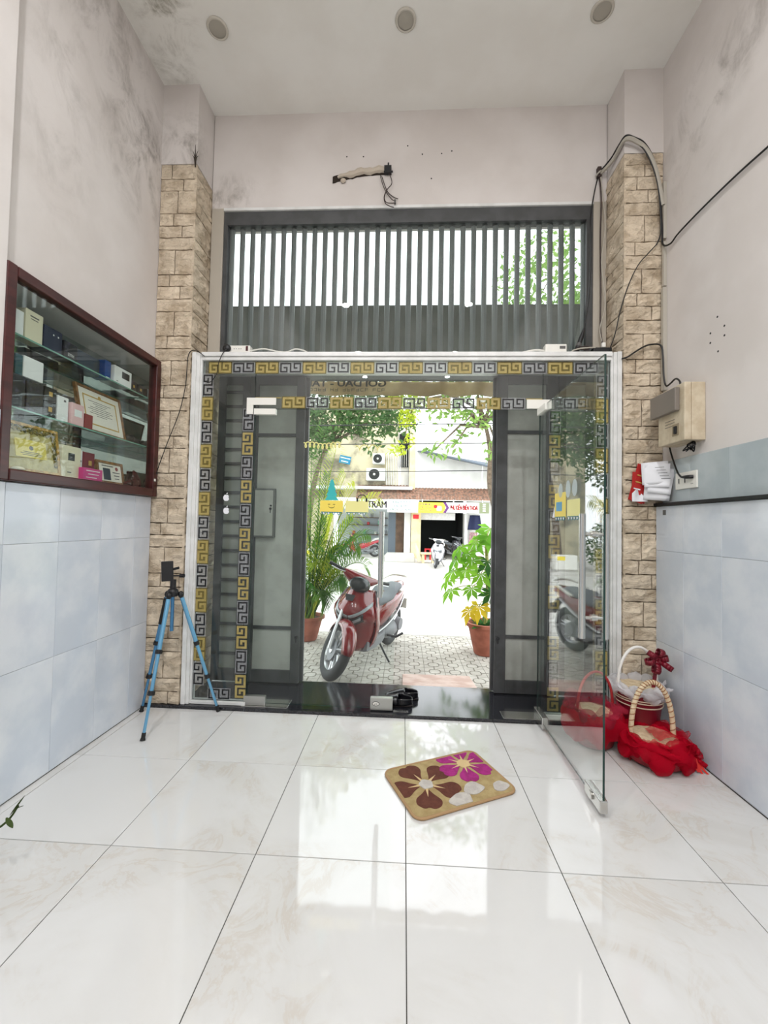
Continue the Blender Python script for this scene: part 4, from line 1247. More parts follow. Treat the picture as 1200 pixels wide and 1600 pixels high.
# ---------------------------------------------------------------- blue tripod by the left pillar
alu_b = mat('sky_blue_aluminium', (120, 178, 214), 0.28, m=0.75)
alu_d = mat('darker_blue_aluminium', (84, 138, 180), 0.28, m=0.75)
tp = thing('camera_tripod', 'sky blue aluminium camera tripod with black joints by the left pillar', 'tripod', (-1.58, 2.68, 0.0))
AP = Vector((-1.585, 2.69, 0.84))
feet = [(Vector((-1.575, 2.405, 0.0)), alu_b), (Vector((-1.822, 2.765, 0.0)), alu_d), (Vector((-1.30, 2.815, 0.0)), alu_b)]
MB().cyl(AP + Vector((0, 0, -0.26)), AP + Vector((0, 0, 0.05)), 0.0115, n=14).build('centre_column', alu_d, tp, True)
hub = MB().lathe([(0.012, -0.03), (0.03, -0.028), (0.036, 0.0), (0.03, 0.018), (0.014, 0.03)], AP, 18)
hub.build('leg_hub', black_p, tp, True)
for foot, m_ in feet:
    d = foot - AP
    h = Vector((d.x, d.y, 0)).normalized()
    top = AP + h * 0.045 + Vector((0, 0, -0.005))
    d = foot - top
    L = d.length
    dn = d.normalized()
    at = lambda s: top + dn * (L * s)
    lg = MB().cyl(at(0.04), at(0.42), 0.0135, n=12).build('leg', m_, tp, True)
    MB().cyl(at(0.42), at(0.70), 0.0110, n=12).build('leg_section', m_, lg, True)
    MB().cyl(at(0.70), at(0.955), 0.0088, n=12).build('leg_section', m_, lg, True)
    MB().ell(at(0.015), (0.018, 0.018, 0.024), 12, 8).build('leg_joint', black_p, lg, True)
    for s in (0.42, 0.70):
        MB().cyl(at(s - 0.017), at(s + 0.014), 0.018, n=12).obox(at(s), (0.012, 0.042, 0.022), dn.to_track_quat('Z', 'X').to_matrix().to_4x4()).build('leg_lock', black_p, lg, True)
    MB().cyl(at(0.95), at(0.975), 0.012, n=10).cyl(at(0.975), foot + Vector((0, 0, 0.002)), 0.010, 0.016, n=12).build('rubber_foot', black_r, lg, True)
    if m_ is alu_d:
        MB().cyl(at(0.045), at(0.26), 0.0165, n=12).build('foam_grip', black_r, lg, True)
MB().cyl(AP + Vector((0, 0, 0.02)), AP + Vector((0, 0, 0.085)), 0.019, n=14).build('pan_head', black_p, tp, True)
plm = MB().box(-0.036, 0.036, -0.009, 0.009, 0, 0.135).xf(Matrix.Translation(AP + Vector((-0.028, -0.02, 0.075))) @ Matrix.Rotation(-0.05, 4, 'Y') @ Matrix.Rotation(0.35, 4, 'Z'))
plm.build('tilted_plate', black_p, tp, bevel=0.004)
MB().cyl(AP + Vector((0.0, 0, 0.11)), AP + Vector((0.05, 0.0, 0.112)), 0.005, n=8).cyl(AP + Vector((0.045, 0, 0.112)), AP + Vector((0.075, 0, 0.112)), 0.013, n=14).build('pan_knob', black_p, tp, True)
MB().cyl(AP + Vector((0.0, 0, 0.155)), AP + Vector((0.035, 0, 0.165)), 0.009, n=10).build('tilt_knob', black_p, tp, True)
MB().cyl(AP + Vector((0.04, 0, 0.10)), AP + Vector((0.042, 0, 0.01)), 0.0016, n=6).build('crank_rod', wire_m, tp)

# ---------------------------------------------------------------- flowered door mat
mat_base = mat('tan_pile', (186, 164, 116), 0.95, c2=(170, 146, 98), ns=22, bump=0.7, bs=220)
brown_p = mat('brown_pile', (104, 56, 40), 0.95, c2=(92, 46, 32), ns=30, bump=0.6, bs=240)
magenta_p = mat('magenta_pile', (172, 38, 128), 0.95, c2=(150, 30, 108), ns=30, bump=0.6, bs=240)
grey_p = mat('pale_grey_pile', (206, 200, 192), 0.95, c2=(190, 182, 176), ns=30, bump=0.6, bs=240)
cream_pl = mat('cream_pile', (218, 190, 140), 0.95, bump=0.6, bs=240)
piping = mat('tan_binding', (166, 134, 96), 0.9)
c0, c1, c3 = Vector((-0.114, 2.207, 0)), Vector((0.396, 2.459, 0)), Vector((0.046, 1.860, 0))
Um = (Vector((0.559, 2.096, 0)) - c3 + c1 - c0) / 2
Vm = (c0 - c3 + c1 - Vector((0.559, 2.096, 0))) / 2
MW, MH = Um.length, Vm.length
ctr = (c0 + c1 + c3 + Vector((0.559, 2.096, 0))) / 4
mo = thing('door_mat', 'tan rectangular door mat with brown and magenta flowers on the white floor', 'mat', ctr, math.atan2(Um.y, Um.x))
base = rrect(MW, MH, 0.045, 6)
MB().prism(base, (0, 0, 0.0005), (1, 0, 0), (0, 1, 0), 0.011).build('mat_pad', mat_base, mo, local=True, bevel=0.003)
MB().tube([(x, y, 0.008) for x, y in rrect(MW, MH, 0.045, 6)], 0.0068, 8, closed=True).build('edge_binding', piping, mo, True, local=True)
inset = 0.012
def clip(poly):
    def cut(p, ax, lim, sgn):
        o = []
        for a, b in zip(p, p[1:] + p[:1]):
            ia, ib = (lim - a[ax]) * sgn >= 0, (lim - b[ax]) * sgn >= 0
            if ia: o.append(a)
            if ia != ib:
                t_ = (lim - a[ax]) / (b[ax] - a[ax])
                o.append((a[0] + (b[0] - a[0]) * t_, a[1] + (b[1] - a[1]) * t_))
        return o
    for ax, lim, sg in ((0, MW / 2 - inset, 1), (0, -MW / 2 + inset, -1), (1, MH / 2 - inset, 1), (1, -MH / 2 + inset, -1)):
        if poly:
            poly = cut(poly, ax, lim, sg)
    return poly
def petals(cx, cy, rad, n, a0, m, cm, cr, wid=0.5):
    for k in range(n):
        a = a0 + 2 * pi * k / n
        shape = [(0.20, 0.03), (0.42, 0.17), (0.66, wid * 0.58), (0.86, wid * 0.55), (0.98, wid * 0.34), (1.0, 0.10), (0.955, 0.0), (1.0, -0.12), (0.95, -wid * 0.36), (0.83, -wid * 0.54), (0.62, -wid * 0.52), (0.40, -0.15), (0.20, -0.03)]
        shape = [(p.x, p.y) for p in spline([(x, y, 0) for x, y in shape], 4)]
        pl = clip([(cx + rad * (x * cos(a) - y * sin(a)), cy + rad * (x * sin(a) + y * cos(a))) for x, y in shape])
        if len(pl) > 2:
            MB().prism(pl, (0, 0, 0.0112), (1, 0, 0), (0, 1, 0), 0.0022 if m is brown_p else 0.0027).build('petal', m, mo, local=True)
        ray = [(cx + rad * (x * cos(a) - y * sin(a)), cy + rad * (x * sin(a) + y * cos(a))) for x, y in ((0.15, 0.05), (0.56, 0.0), (0.15, -0.05))]
        ray = clip(ray)
        if len(ray) > 2:
            MB().prism(ray, (0, 0, 0.0134), (1, 0, 0), (0, 1, 0), 0.0010).build('petal_ray', cream_pl, mo, local=True)
    MB().prism(clip([(cx + cr * (1 + 0.08 * sin(5 * t_)) * cos(t_), cy + cr * (1 + 0.08 * sin(5 * t_)) * sin(t_)) for t_ in [2 * pi * i / 20 for i in range(20)]]), (0, 0, 0.0112), (1, 0, 0), (0, 1, 0), 0.0040).build('flower_centre', cm, mo, local=True)
petals(-0.125, 0.01, 0.175, 5, 0.55, brown_p, grey_p, 0.036, 0.62)
petals(0.155, 0.095, 0.155, 6, 0.2, magenta_p, cream_pl, 0.036, 0.56)
for cx, cy, r in ((0.085, -0.10, 0.055), (-0.02, -0.155, 0.06), (0.225, -0.135, 0.045)):
    pl = clip([(cx + r * (1 + 0.15 * sin(3 * t_ + cx * 40)) * cos(t_), cy + r * 0.8 * (1 + 0.12 * sin(2 * t_)) * sin(t_)) for t_ in [2 * pi * i / 20 for i in range(20)]])
    MB().prism(pl, (0, 0, 0.0112), (1, 0, 0), (0, 1, 0), 0.0031).build('grey_petal', grey_p, mo, local=True)

# ---------------------------------------------------------------- pair of black slip-on shoes
shoe_m = mat('black_polished_leather', (18, 18, 22), 0.22)
sole_m = mat('dark_sole', (40, 32, 28), 0.6)
def shoe(loc, rz, label, mir):
    t = thing('slip_on_shoe', label, 'shoe', loc, rz, 'pair of slip-on shoes')
    L = 0.25
    def wid(s):      # half width along the length, s 0 heel .. 1 toe
        return 0.036 + 0.014 * sin(pi * min(1, s * 1.05)) + 0.004 * max(0, s - 0.4) - 0.030 * max(0, s - 0.82) ** 1.2 * 3
    rings = []
    n = 14
    S = [0.0, 0.04, 0.12, 0.25, 0.4, 0.55, 0.7, 0.82, 0.91, 0.97, 1.0]
    for s in S:
        w = wid(s) * (0.55 if s in (0.0, 1.0) else (0.85 if s in (0.04, 0.97) else 1))
        rings.append([Vector((s * L, w * cos(2 * pi * j / n) + mir * 0.010 * s, 0.006 + 0.006 * sin(2 * pi * j / n))) for j in range(n)])
    MB().loft(rings).build('sole', sole_m, t, True, local=True)
    # closed vamp over the front, open collar behind
    def up(u, v):
        s = 0.42 + 0.575 * u
        a = pi * v
        w = wid(s) * (1 if s < 0.95 else 0.75)
        hgt = 0.062 * (1 - 0.55 * u ** 1.5) * (1 if u < 0.97 else 0.55)
        return Vector((s * L, w * cos(a) + mir * 0.010 * s, 0.010 + hgt * sin(a) ** 0.7))
    MB().grid(up, 10, 14).build('vamp', shoe_m, t, True, 80, local=True, solid=0.003)
    def cl(u, v):
        a = pi * 0.5 + pi * u
        s = 0.43 - 0.42 * (sin(pi * u)) ** 0.55
        w = wid(max(0.1, s)) * (1.0 if 0.05 < u < 0.95 else 1.0)
        return Vector((s * L, w * cos(pi * u) + mir * 0.010 * s, 0.010 + (0.050 - 0.012 * (1 - abs(2 * u - 1))) * v))
    MB().grid(cl, 18, 4).build('heel_counter', shoe_m, t, True, 80, local=True, solid=0.003)
    def ins(u, v):
        s = 0.03 + 0.6 * u
        return Vector((s * L, wid(max(0.08, s)) * 0.95 * (2 * v - 1) + mir * 0.010 * s, 0.0135))
    MB().grid(ins, 8, 4).build('insole', mat('dark_insole', (36, 34, 40), 0.7), t, True, local=True)
    return t
shoe((0.055, 2.99, 0.02), pi - 0.10, 'black slip-on shoe nearer the room, half behind the steel lock patch', 1)
shoe((0.10, 3.115, 0.02), pi + 0.12, 'black slip-on shoe farther out on the granite threshold', -1)

# ---------------------------------------------------------------- gift baskets in the right corner
red_cloth = mat('red_satin', (150, 12, 30), 0.5, c2=(120, 8, 22), ns=18, bump=0.3, bs=60)
wine = mat('wine_red_ribbon', (120, 12, 34), 0.4)
red_net = veil('red_organza', (205, 22, 48), 0.62)
pink_net = veil('rose_organza', (200, 60, 84), 0.45)
white_net = veil('white_organza', (240, 238, 240), 0.7)
lace = mat('cream_lace', (222, 200, 176), 0.8)
straw = mat('cream_straw', (224, 204, 172), 0.8, c2=(206, 182, 146), ns=40)
rope_d = mat('brown_rope_stripe', (150, 96, 60), 0.7)
handle_w = mat('white_wrapped_handle', (236, 232, 226), 0.6)
def arch(c, r, h, ax, n=26):
    c = Vector(c)
    a = Vector((cos(ax), sin(ax), 0))
    return [c + a * (r * cos(pi * k / n)) + Vector((0, 0, h * sin(pi * k / n) ** 0.85)) for k in range(n + 1)]
def ruffle(c, r0, r1, z0, z1, lobes, amp, seed, nu=120, nv=8, droop=0.0):
    def f(u, v):
        a = 2 * pi * u
        s = sin(pi * v)
        r = r0 + (r1 - r0) * v + amp * s * (0.6 + 0.4 * sin(lobes * a + seed)) + 0.5 * amp * v * sin(lobes * a * 1.0 + seed * 2) + 0.3 * amp * nz(cos(a) * 4, sin(a) * 4, v * 2, seed)
        z = z0 + (z1 - z0) * v + 0.55 * amp * v * cos(lobes * a + seed) + 0.5 * amp * nz(cos(a) * 5, sin(a) * 5, v * 3, seed + 4) - droop * v * v
        return Vector((c[0] + r * cos(a), c[1] + r * sin(a), c[2] + max(0.004, z)))
    return MB().grid(f, nu, nv)
def bow(c, s, m, parent, name='ribbon_bow', ax=0.0):
    mb = MB()
    c = Vector(c)
    for k in range(6):
        a = ax + k * pi / 3 + 0.3
        d = Vector((cos(a), -0.35, sin(a) * 0.8)).normalized()
        side = d.cross(Vector((0, 1, 0))).normalized()
        up = d.cross(side)
        pts = [c + d * (s * sin(pi * t_ / 10)) * (0.9 + 0.1 * k % 2) + up * (s * 0.35 * sin(2 * pi * t_ / 10)) for t_ in range(11)]
        for i in range(10):
            w = s * 0.22
            mb.add([pts[i] - side * w, pts[i] + side * w, pts[i + 1] + side * w, pts[i + 1] - side * w], [(0, 1, 2, 3)])
    mb.ell(c, (s * 0.2, s * 0.2, s * 0.2), 8, 6)
    return mb.build(name, m, parent, True, 80, solid=0.001)
def puffs(c, r, z, n, rad, m, parent, seed, name='net_puff', flat=0.55, arc=(0, 2 * pi)):
    rr = random.Random(seed)
    for k in range(n):
        a = arc[0] + (arc[1] - arc[0]) * (k + 0.3 * rr.random()) / n
        q = rad * rr.uniform(0.85, 1.15)
        e = Matrix.Rotation(a, 4, 'Z') @ Matrix.Rotation(rr.uniform(-0.5, 0.3), 4, 'Y')
        sd = rr.uniform(0, 50)
        mb = MB().ell((0, 0, 0), (q * flat, q, q * 0.95), 20, 12)
        mb.v = [v * (1 + 0.16 * nz(v.x / q * 2.2, v.y / q * 2.2, v.z / q * 2.2, sd)) for v in mb.v]
        mb.xf(Matrix.Translation((c[0] + r * cos(a), c[1] + r * sin(a), z + rr.uniform(-0.01, 0.012))) @ e)
        lo = min(v.z for v in mb.v)
        if lo < 0.004:
            mb.xf(Matrix.Translation((0, 0, 0.004 - lo)))
        mb.build(name, m, parent, True, 80)
# front basket, rope handle, all red net
cf = (1.432, 2.455, 0)
fb = thing('gift_basket', 'red organza gift basket with striped rope handle, nearest to the room', 'basket', cf, 0, 'gift baskets in the corner')
MB().lathe([(0.11, 0.002), (0.145, 0.02), (0.168, 0.08), (0.165, 0.12), (0.155, 0.135), (0.12, 0.128), (0.001, 0.122)], cf, 36).build('basket_body', red_cloth, fb, True, 60)
MB().lathe([(0.118, 0.136), (0.118, 0.142), (0.001, 0.146)], cf, 30).build('straw_lid', straw, fb, True)
ruffle(cf, 0.12, 0.165, 0.150, 0.165, 7, 0.035, 1.2).build('net_ruffle', red_net, fb, True, 80)
ruffle(cf, 0.162, 0.150, 0.150, 0.035, 6, 0.055, 2.6).build('net_skirt', red_net, fb, True, 80)
ruffle(cf, 0.15, 0.175, 0.10, 0.155, 5, 0.04, 4.1).build('net_ruffle', red_net, fb, True, 80)
def drape(u, v):
    return Vector((cf[0] - 0.03 + 0.17 * u, cf[1] - 0.10 + 0.14 * v, 0.160 + 0.035 * sin(u * 3) + 0.016 * nz(u * 5, v * 5, 1) - 0.05 * u * u))
MB().grid(drape, 14, 10).build('net_drape', red_net, fb, True, 80)
ap = arch((cf[0] - 0.012, cf[1] + 0.0, 0.13), 0.115, 0.315, -0.05, 40)
hd_ = MB().tube(ap, 0.0135, 12).build('rope_handle', straw, fb, True)
sp_ = []
for i in range(0, 401):
    t_ = i / 400 * 40
    k = min(39, int(t_)); f_ = t_ - k
    p = ap[k].lerp(ap[k + 1], f_)
    d = (ap[k + 1] - ap[k]).normalized()
    s1 = d.cross(Vector((0, 1, 0))).normalized(); s2 = d.cross(s1)
    a = i * 2 * pi / 14.0
    sp_.append(p + (s1 * cos(a) + s2 * sin(a)) * 0.0128)
MB().tube(sp_, 0.0028, 5).build('rope_stripe', rope_d, hd_, True)
bow((cf[0] + 0.165, cf[1] - 0.07, 0.075), 0.055, red_net, fb, 'net_bow')
puffs(cf, 0.145, 0.115, 9, 0.062, red_net, fb, 4)
puffs(cf, 0.165, 0.062, 6, 0.058, red_net, fb, 9)
rb = MB()
for k, (dx, dz) in enumerate(((0.03, -0.075), (0.055, -0.07), (0.005, -0.06))):
    a0 = Vector((cf[0] + 0.165, cf[1] - 0.085, 0.07))
    for i in range(6):
        p, q = a0 + Vector((dx, -0.03, dz)) * (i / 6) + Vector((0.006 * sin(i), 0, 0)), a0 + Vector((dx, -0.03, dz)) * ((i + 1) / 6) + Vector((0.006 * sin(i + 1), 0, 0))
        rb.add([p - Vector((0.007, 0, 0)), p + Vector((0.007, 0, 0)), q + Vector((0.007, 0, 0)), q - Vector((0.007, 0, 0))], [(0, 1, 2, 3)])
rb.build('ribbon_tails', mat('scarlet_ribbon', (206, 44, 36), 0.4), fb, solid=0.001)
# tall white-ruffled basket behind
cm_ = (1.472, 2.685, 0)
mbk = thing('gift_basket', 'wine red gift basket with white organza ruffle and white handle', 'basket', cm_, 0, 'gift baskets in the corner')
MB().lathe([(0.095, 0.002), (0.10, 0.02), (0.115, 0.15), (0.13, 0.28), (0.145, 0.325), (0.12, 0.33), (0.001, 0.325)], cm_, 36).build('basket_body', wine, mbk, True, 60)
MB().lathe([(0.12, 0.332), (0.12, 0.337), (0.001, 0.339)], cm_, 30).build('straw_lid', straw, mbk, True)
for z, r in ((0.245, 0.131), (0.272, 0.135), (0.286, 0.137)):
    MB().tube([(cm_[0] + r * cos(a), cm_[1] + r * sin(a), z) for a in [2 * pi * k / 40 for k in range(40)]], 0.0035, 6, closed=True).build('lace_trim', lace, mbk, True)
ruffle(cm_, 0.125, 0.152, 0.33, 0.355, 9, 0.032, 0.4).build('organza_ruffle', white_net, mbk, True, 80)
ruffle(cm_, 0.145, 0.145, 0.345, 0.30, 8, 0.034, 3.0).build('organza_skirt', white_net, mbk, True, 80)
puffs(cm_, 0.128, 0.335, 11, 0.044, white_net, mbk, 6, 'organza_puff')
MB().tube(arch((cm_[0] - 0.005, cm_[1], 0.325), 0.128, 0.255, 0.1, 30), 0.009, 10).build('white_handle', handle_w, mbk, True)
bow((cm_[0] + 0.10, cm_[1] - 0.02, 0.515), 0.072, wine, mbk)
rb = MB()
for i in range(10):
    p, q = Vector((cm_[0] + 0.095 - 0.002 * i, cm_[1] - 0.03, 0.50 - 0.016 * i)), Vector((cm_[0] + 0.093 - 0.002 * i, cm_[1] - 0.03, 0.484 - 0.016 * i))
    rb.add([p - Vector((0.012, 0, 0)), p + Vector((0.012, 0, 0)), q + Vector((0.012, 0, 0)), q - Vector((0.012, 0, 0))], [(0, 1, 2, 3)])
rb.build('ribbon_tails', wine, mbk, solid=0.001)
# left basket seen through the open glass leaf
cl_ = (1.165, 2.62, 0)
lb = thing('gift_basket', 'rose red net gift basket behind the open glass door leaf', 'basket', cl_, 0, 'gift baskets in the corner')
MB().lathe([(0.09, 0.002), (0.11, 0.02), (0.135, 0.12), (0.14, 0.20), (0.11, 0.195), (0.001, 0.19)], cl_, 36).build('basket_body', red_cloth, lb, True, 60)
MB().lathe([(0.105, 0.200), (0.105, 0.206), (0.001, 0.208)], cl_, 30).build('straw_lid', straw, lb, True)
ruffle(cl_, 0.11, 0.16, 0.205, 0.255, 7, 0.04, 5.2).build('net_ruffle', pink_net, lb, True, 80)
ruffle(cl_, 0.15, 0.155, 0.22, 0.06, 6, 0.042, 6.6).build('net_skirt', red_net, lb, True, 80)
puffs(cl_, 0.13, 0.19, 8, 0.058, pink_net, lb, 8)
ha = arch((cl_[0] + 0.02, cl_[1] + 0.02, 0.20), 0.125, 0.23, 0.25, 30)
h_ = MB().tube(ha, 0.008, 10).build('red_handle', mat('red_handle', (170, 40, 44), 0.5), lb, True)

# ---------------------------------------------------------------- potted plant just left of the viewer
leaf_g = leafm('dusty_green_leaf', (84, 98, 58), (60, 74, 44), 0.2)
ppl = thing('slender_pot_plant', 'slender leafy pot plant reaching in at the left edge of the picture', 'plant', (-1.70, 1.28, 0))
MB().lathe([(0.07, 0.002), (0.085, 0.02), (0.10, 0.20), (0.105, 0.21), (0.095, 0.21), (0.09, 0.19), (0.001, 0.185)], (-1.70, 1.28, 0), 26).build('pot', black_p, ppl, True, 50)
def blade(p, q, w, m, parent, name='leaf', sag=0.2):
    p, q = Vector(p), Vector(q)
    d = q - p
    s = d.cross(Vector((0, 0, 1))).normalized()
    mb = MB()
    n = 6
    f = lambda t_: p + d * t_ + Vector((0, 0, -sag * d.length * t_ * t_))
    ww = lambda t_: w * (sin(pi * min(1, t_ * 0.93 + 0.05)) ** 0.8)
    vs_ = []
    for i in range(n + 1):
        t_ = i / n
        vs_ += [f(t_) - s * ww(t_), f(t_) + Vector((0, 0, -0.2 * ww(t_))), f(t_) + s * ww(t_)]
    fs_ = []
    for i in range(n):
        fs_ += [(3 * i, 3 * i + 1, 3 * i + 4, 3 * i + 3), (3 * i + 1, 3 * i + 2, 3 * i + 5, 3 * i + 4)]
    mb.add(vs_, fs_)
    return mb.build(name, m, parent, True, 80)
MB().tube(spline([(-1.70, 1.28, 0.18), (-1.69, 1.33, 0.30), (-1.67, 1.40, 0.36)]), 0.006, 6).build('stem', leaf_g, ppl, True)
for k in range(9):
    a = k * 0.75 - 0.6
    l = 0.24 + 0.05 * sin(k * 2.1)
    z = 0.20 + 0.02 * k
    q = (-1.70 + l * cos(a) * 0.55, 1.30 + l * sin(a), z + 0.05)
    if q[0] > -1.60 and 1.35 < q[1]:
        q = (-1.64, 1.42, z + 0.08)
    blade((-1.69, 1.31, z), q, 0.014, leaf_g, ppl)
MB().tube(spline([(-1.69, 1.30, 0.19), (-1.62, 1.42, 0.13), (-1.531, 1.5, 0.159), (-1.47, 1.5, 0.235)]), 0.004, 6).build('stem', leaf_g, ppl, True)
blade((-1.50, 1.5, 0.200), (-1.446, 1.5, 0.276), 0.009, leaf_g, ppl, sag=0.0)
blade((-1.475, 1.5, 0.228), (-1.440, 1.49, 0.244), 0.007, leaf_g, ppl, sag=0.0)
blade((-1.515, 1.5, 0.190), (-1.468, 1.48, 0.168), 0.009, leaf_g, ppl, sag=0.0)

# ================================================================ outside
ZW = -0.12                                  # pavement
paver_m = mat('grey_cement_paver', (188, 184, 176), 0.85, c2=(170, 165, 156), ns=5, bump=0.3, bs=60, rvar=0.10)
joint_m = mat('paver_joint_sand', (136, 130, 121), 0.95)
road_m = mat('pale_concrete_road', (202, 200, 194), 0.9, c2=(188, 185, 178), ns=2.5, bump=0.2, bs=40)
side = struct(MB().box(-6, 6, 3.361, 5.40, ZW - 0.2, ZW - 0.008).build('ground_pavement', joint_m), 'pavement of patterned cement pavers outside the door')
# one paver: rounded centre block with four rounded corner blocks, raised over the joints
P_ = 0.2
pv = MB()
a = P_ / 2 - 0.0025
pv.prism(rrect(0.098, 0.098, 0.03, 4), (0, 0, -0.008), (1, 0, 0), (0, 1, 0), 0.008)
for sx in (-1, 1):
    for sy in (-1, 1):
        q = [(a, a), (0.006, a), (0.006, 0.060), (0.030, 0.0585), (0.045, 0.052), (0.052, 0.045), (0.0585, 0.030), (0.060, 0.006), (a, 0.006)]
        q = [(x * sx, y * sy) for x, y in q]
        if sx * sy < 0:
            q = q[::-1]
        pv.prism(q, (0, 0, -0.008), (1, 0, 0), (0, 1, 0), 0.008)
pv_me = pv.mesh('paver', paver_m)
cnt = 0
for j in range(10):
    for i in range(-14, 14):
        x, y = 0.1 + P_ * i, 3.361 + P_ / 2 + P_ * j + 0.02
        if -0.03 < x < 0.62 and y < 3.95:
            continue
        inst(pv_me, 'paver', side, (x, y, ZW), (0, 0, 0))
        cnt += 1
struct(MB().box(-6, 6, 5.40, 5.52, -0.45, ZW + 0.003).build('ground_kerb', road_m, bevel=0.01), 'pale kerb at the street edge')
struct(MB().box(-40, 40, 5.52, 13.3, -0.5, -0.22).build('ground_street', road_m), 'bright pale street')
struct(MB().box(-40, 40, 13.3, 40, -0.5, -0.12).build('ground_far_pavement', road_m, bevel=0.01), 'pavement across the street')
# ramp from the pavement up to the threshold
rp_ = MB().add([(-0.02, 3.363, ZW), (0.60, 3.363, ZW), (0.62, 3.97, ZW), (-0.02, 3.96, ZW), (-0.02, 3.363, 0.0), (0.60, 3.363, 0.0), (0.62, 3.97, ZW + 0.012), (-0.02, 3.96, ZW + 0.012)],
               [(3, 2, 1, 0), (4, 5, 6, 7), (0, 1, 5, 4), (1, 2, 6, 5), (2, 3, 7, 6), (3, 0, 4, 7)])
tag(rp_.build('doorstep_ramp', mat('rosy_cement', (196, 176, 166), 0.85, c2=(176, 150, 138), ns=7), bevel=0.006), 'rosy cement ramp leading up to the black threshold', 'ramp')

# ---------------------------------------------------------------- canopy over the door, printed valance
canvas = leafm('beige_canvas', (206, 192, 160), (180, 162, 126), 0.5)
canvas_d = mat('grey_canvas_top', (96, 98, 94), 0.9, c2=(82, 84, 80), ns=3)
aw = thing('canopy', 'grey canopy over the doorway with a wavy beige printed valance', 'canopy', (0, 3.4, 2.7))
MB().add([(-2.2, 3.365, 3.17), (2.2, 3.365, 3.17), (2.2, 4.42, 2.90), (-2.2, 4.42, 2.90)], [(0, 1, 2, 3)]).build('canopy_sheet', canvas_d, aw, solid=0.006)
def val(u, v):
    x = -2.2 + 4.4 * u
    return Vector((x, 4.43 + 0.012 * sin(x * 14) * v + 0.008 * sin(x * 31), 2.898 - v * (0.145 + 0.018 * sin(x * 9) ** 2)))
vl = MB().grid(val, 90, 5).build('valance', canvas, aw, True, 80, solid=0.003)
ink = mat('faded_print', (84, 90, 84), 0.8)
text('GOI DAU - TAI', 0.10, ink, vl, (-0.68, 4.408, 2.868), (-1, 0, 0), (0, 0, 1), bold=0.004, width=0.84)
marks(vl, (-0.68, 4.408, 2.80), (1, 0, 0), (0, 0, 1), 0.85, 0.035, ink, 8, words=(4, 2, 6, 3))
for x in (-1.8, 1.8):
    MB().tube([(x, 3.366, 2.75), (x, 4.40, 2.893)], 0.012, 8).build('canopy_strut', dark_al, aw, True)

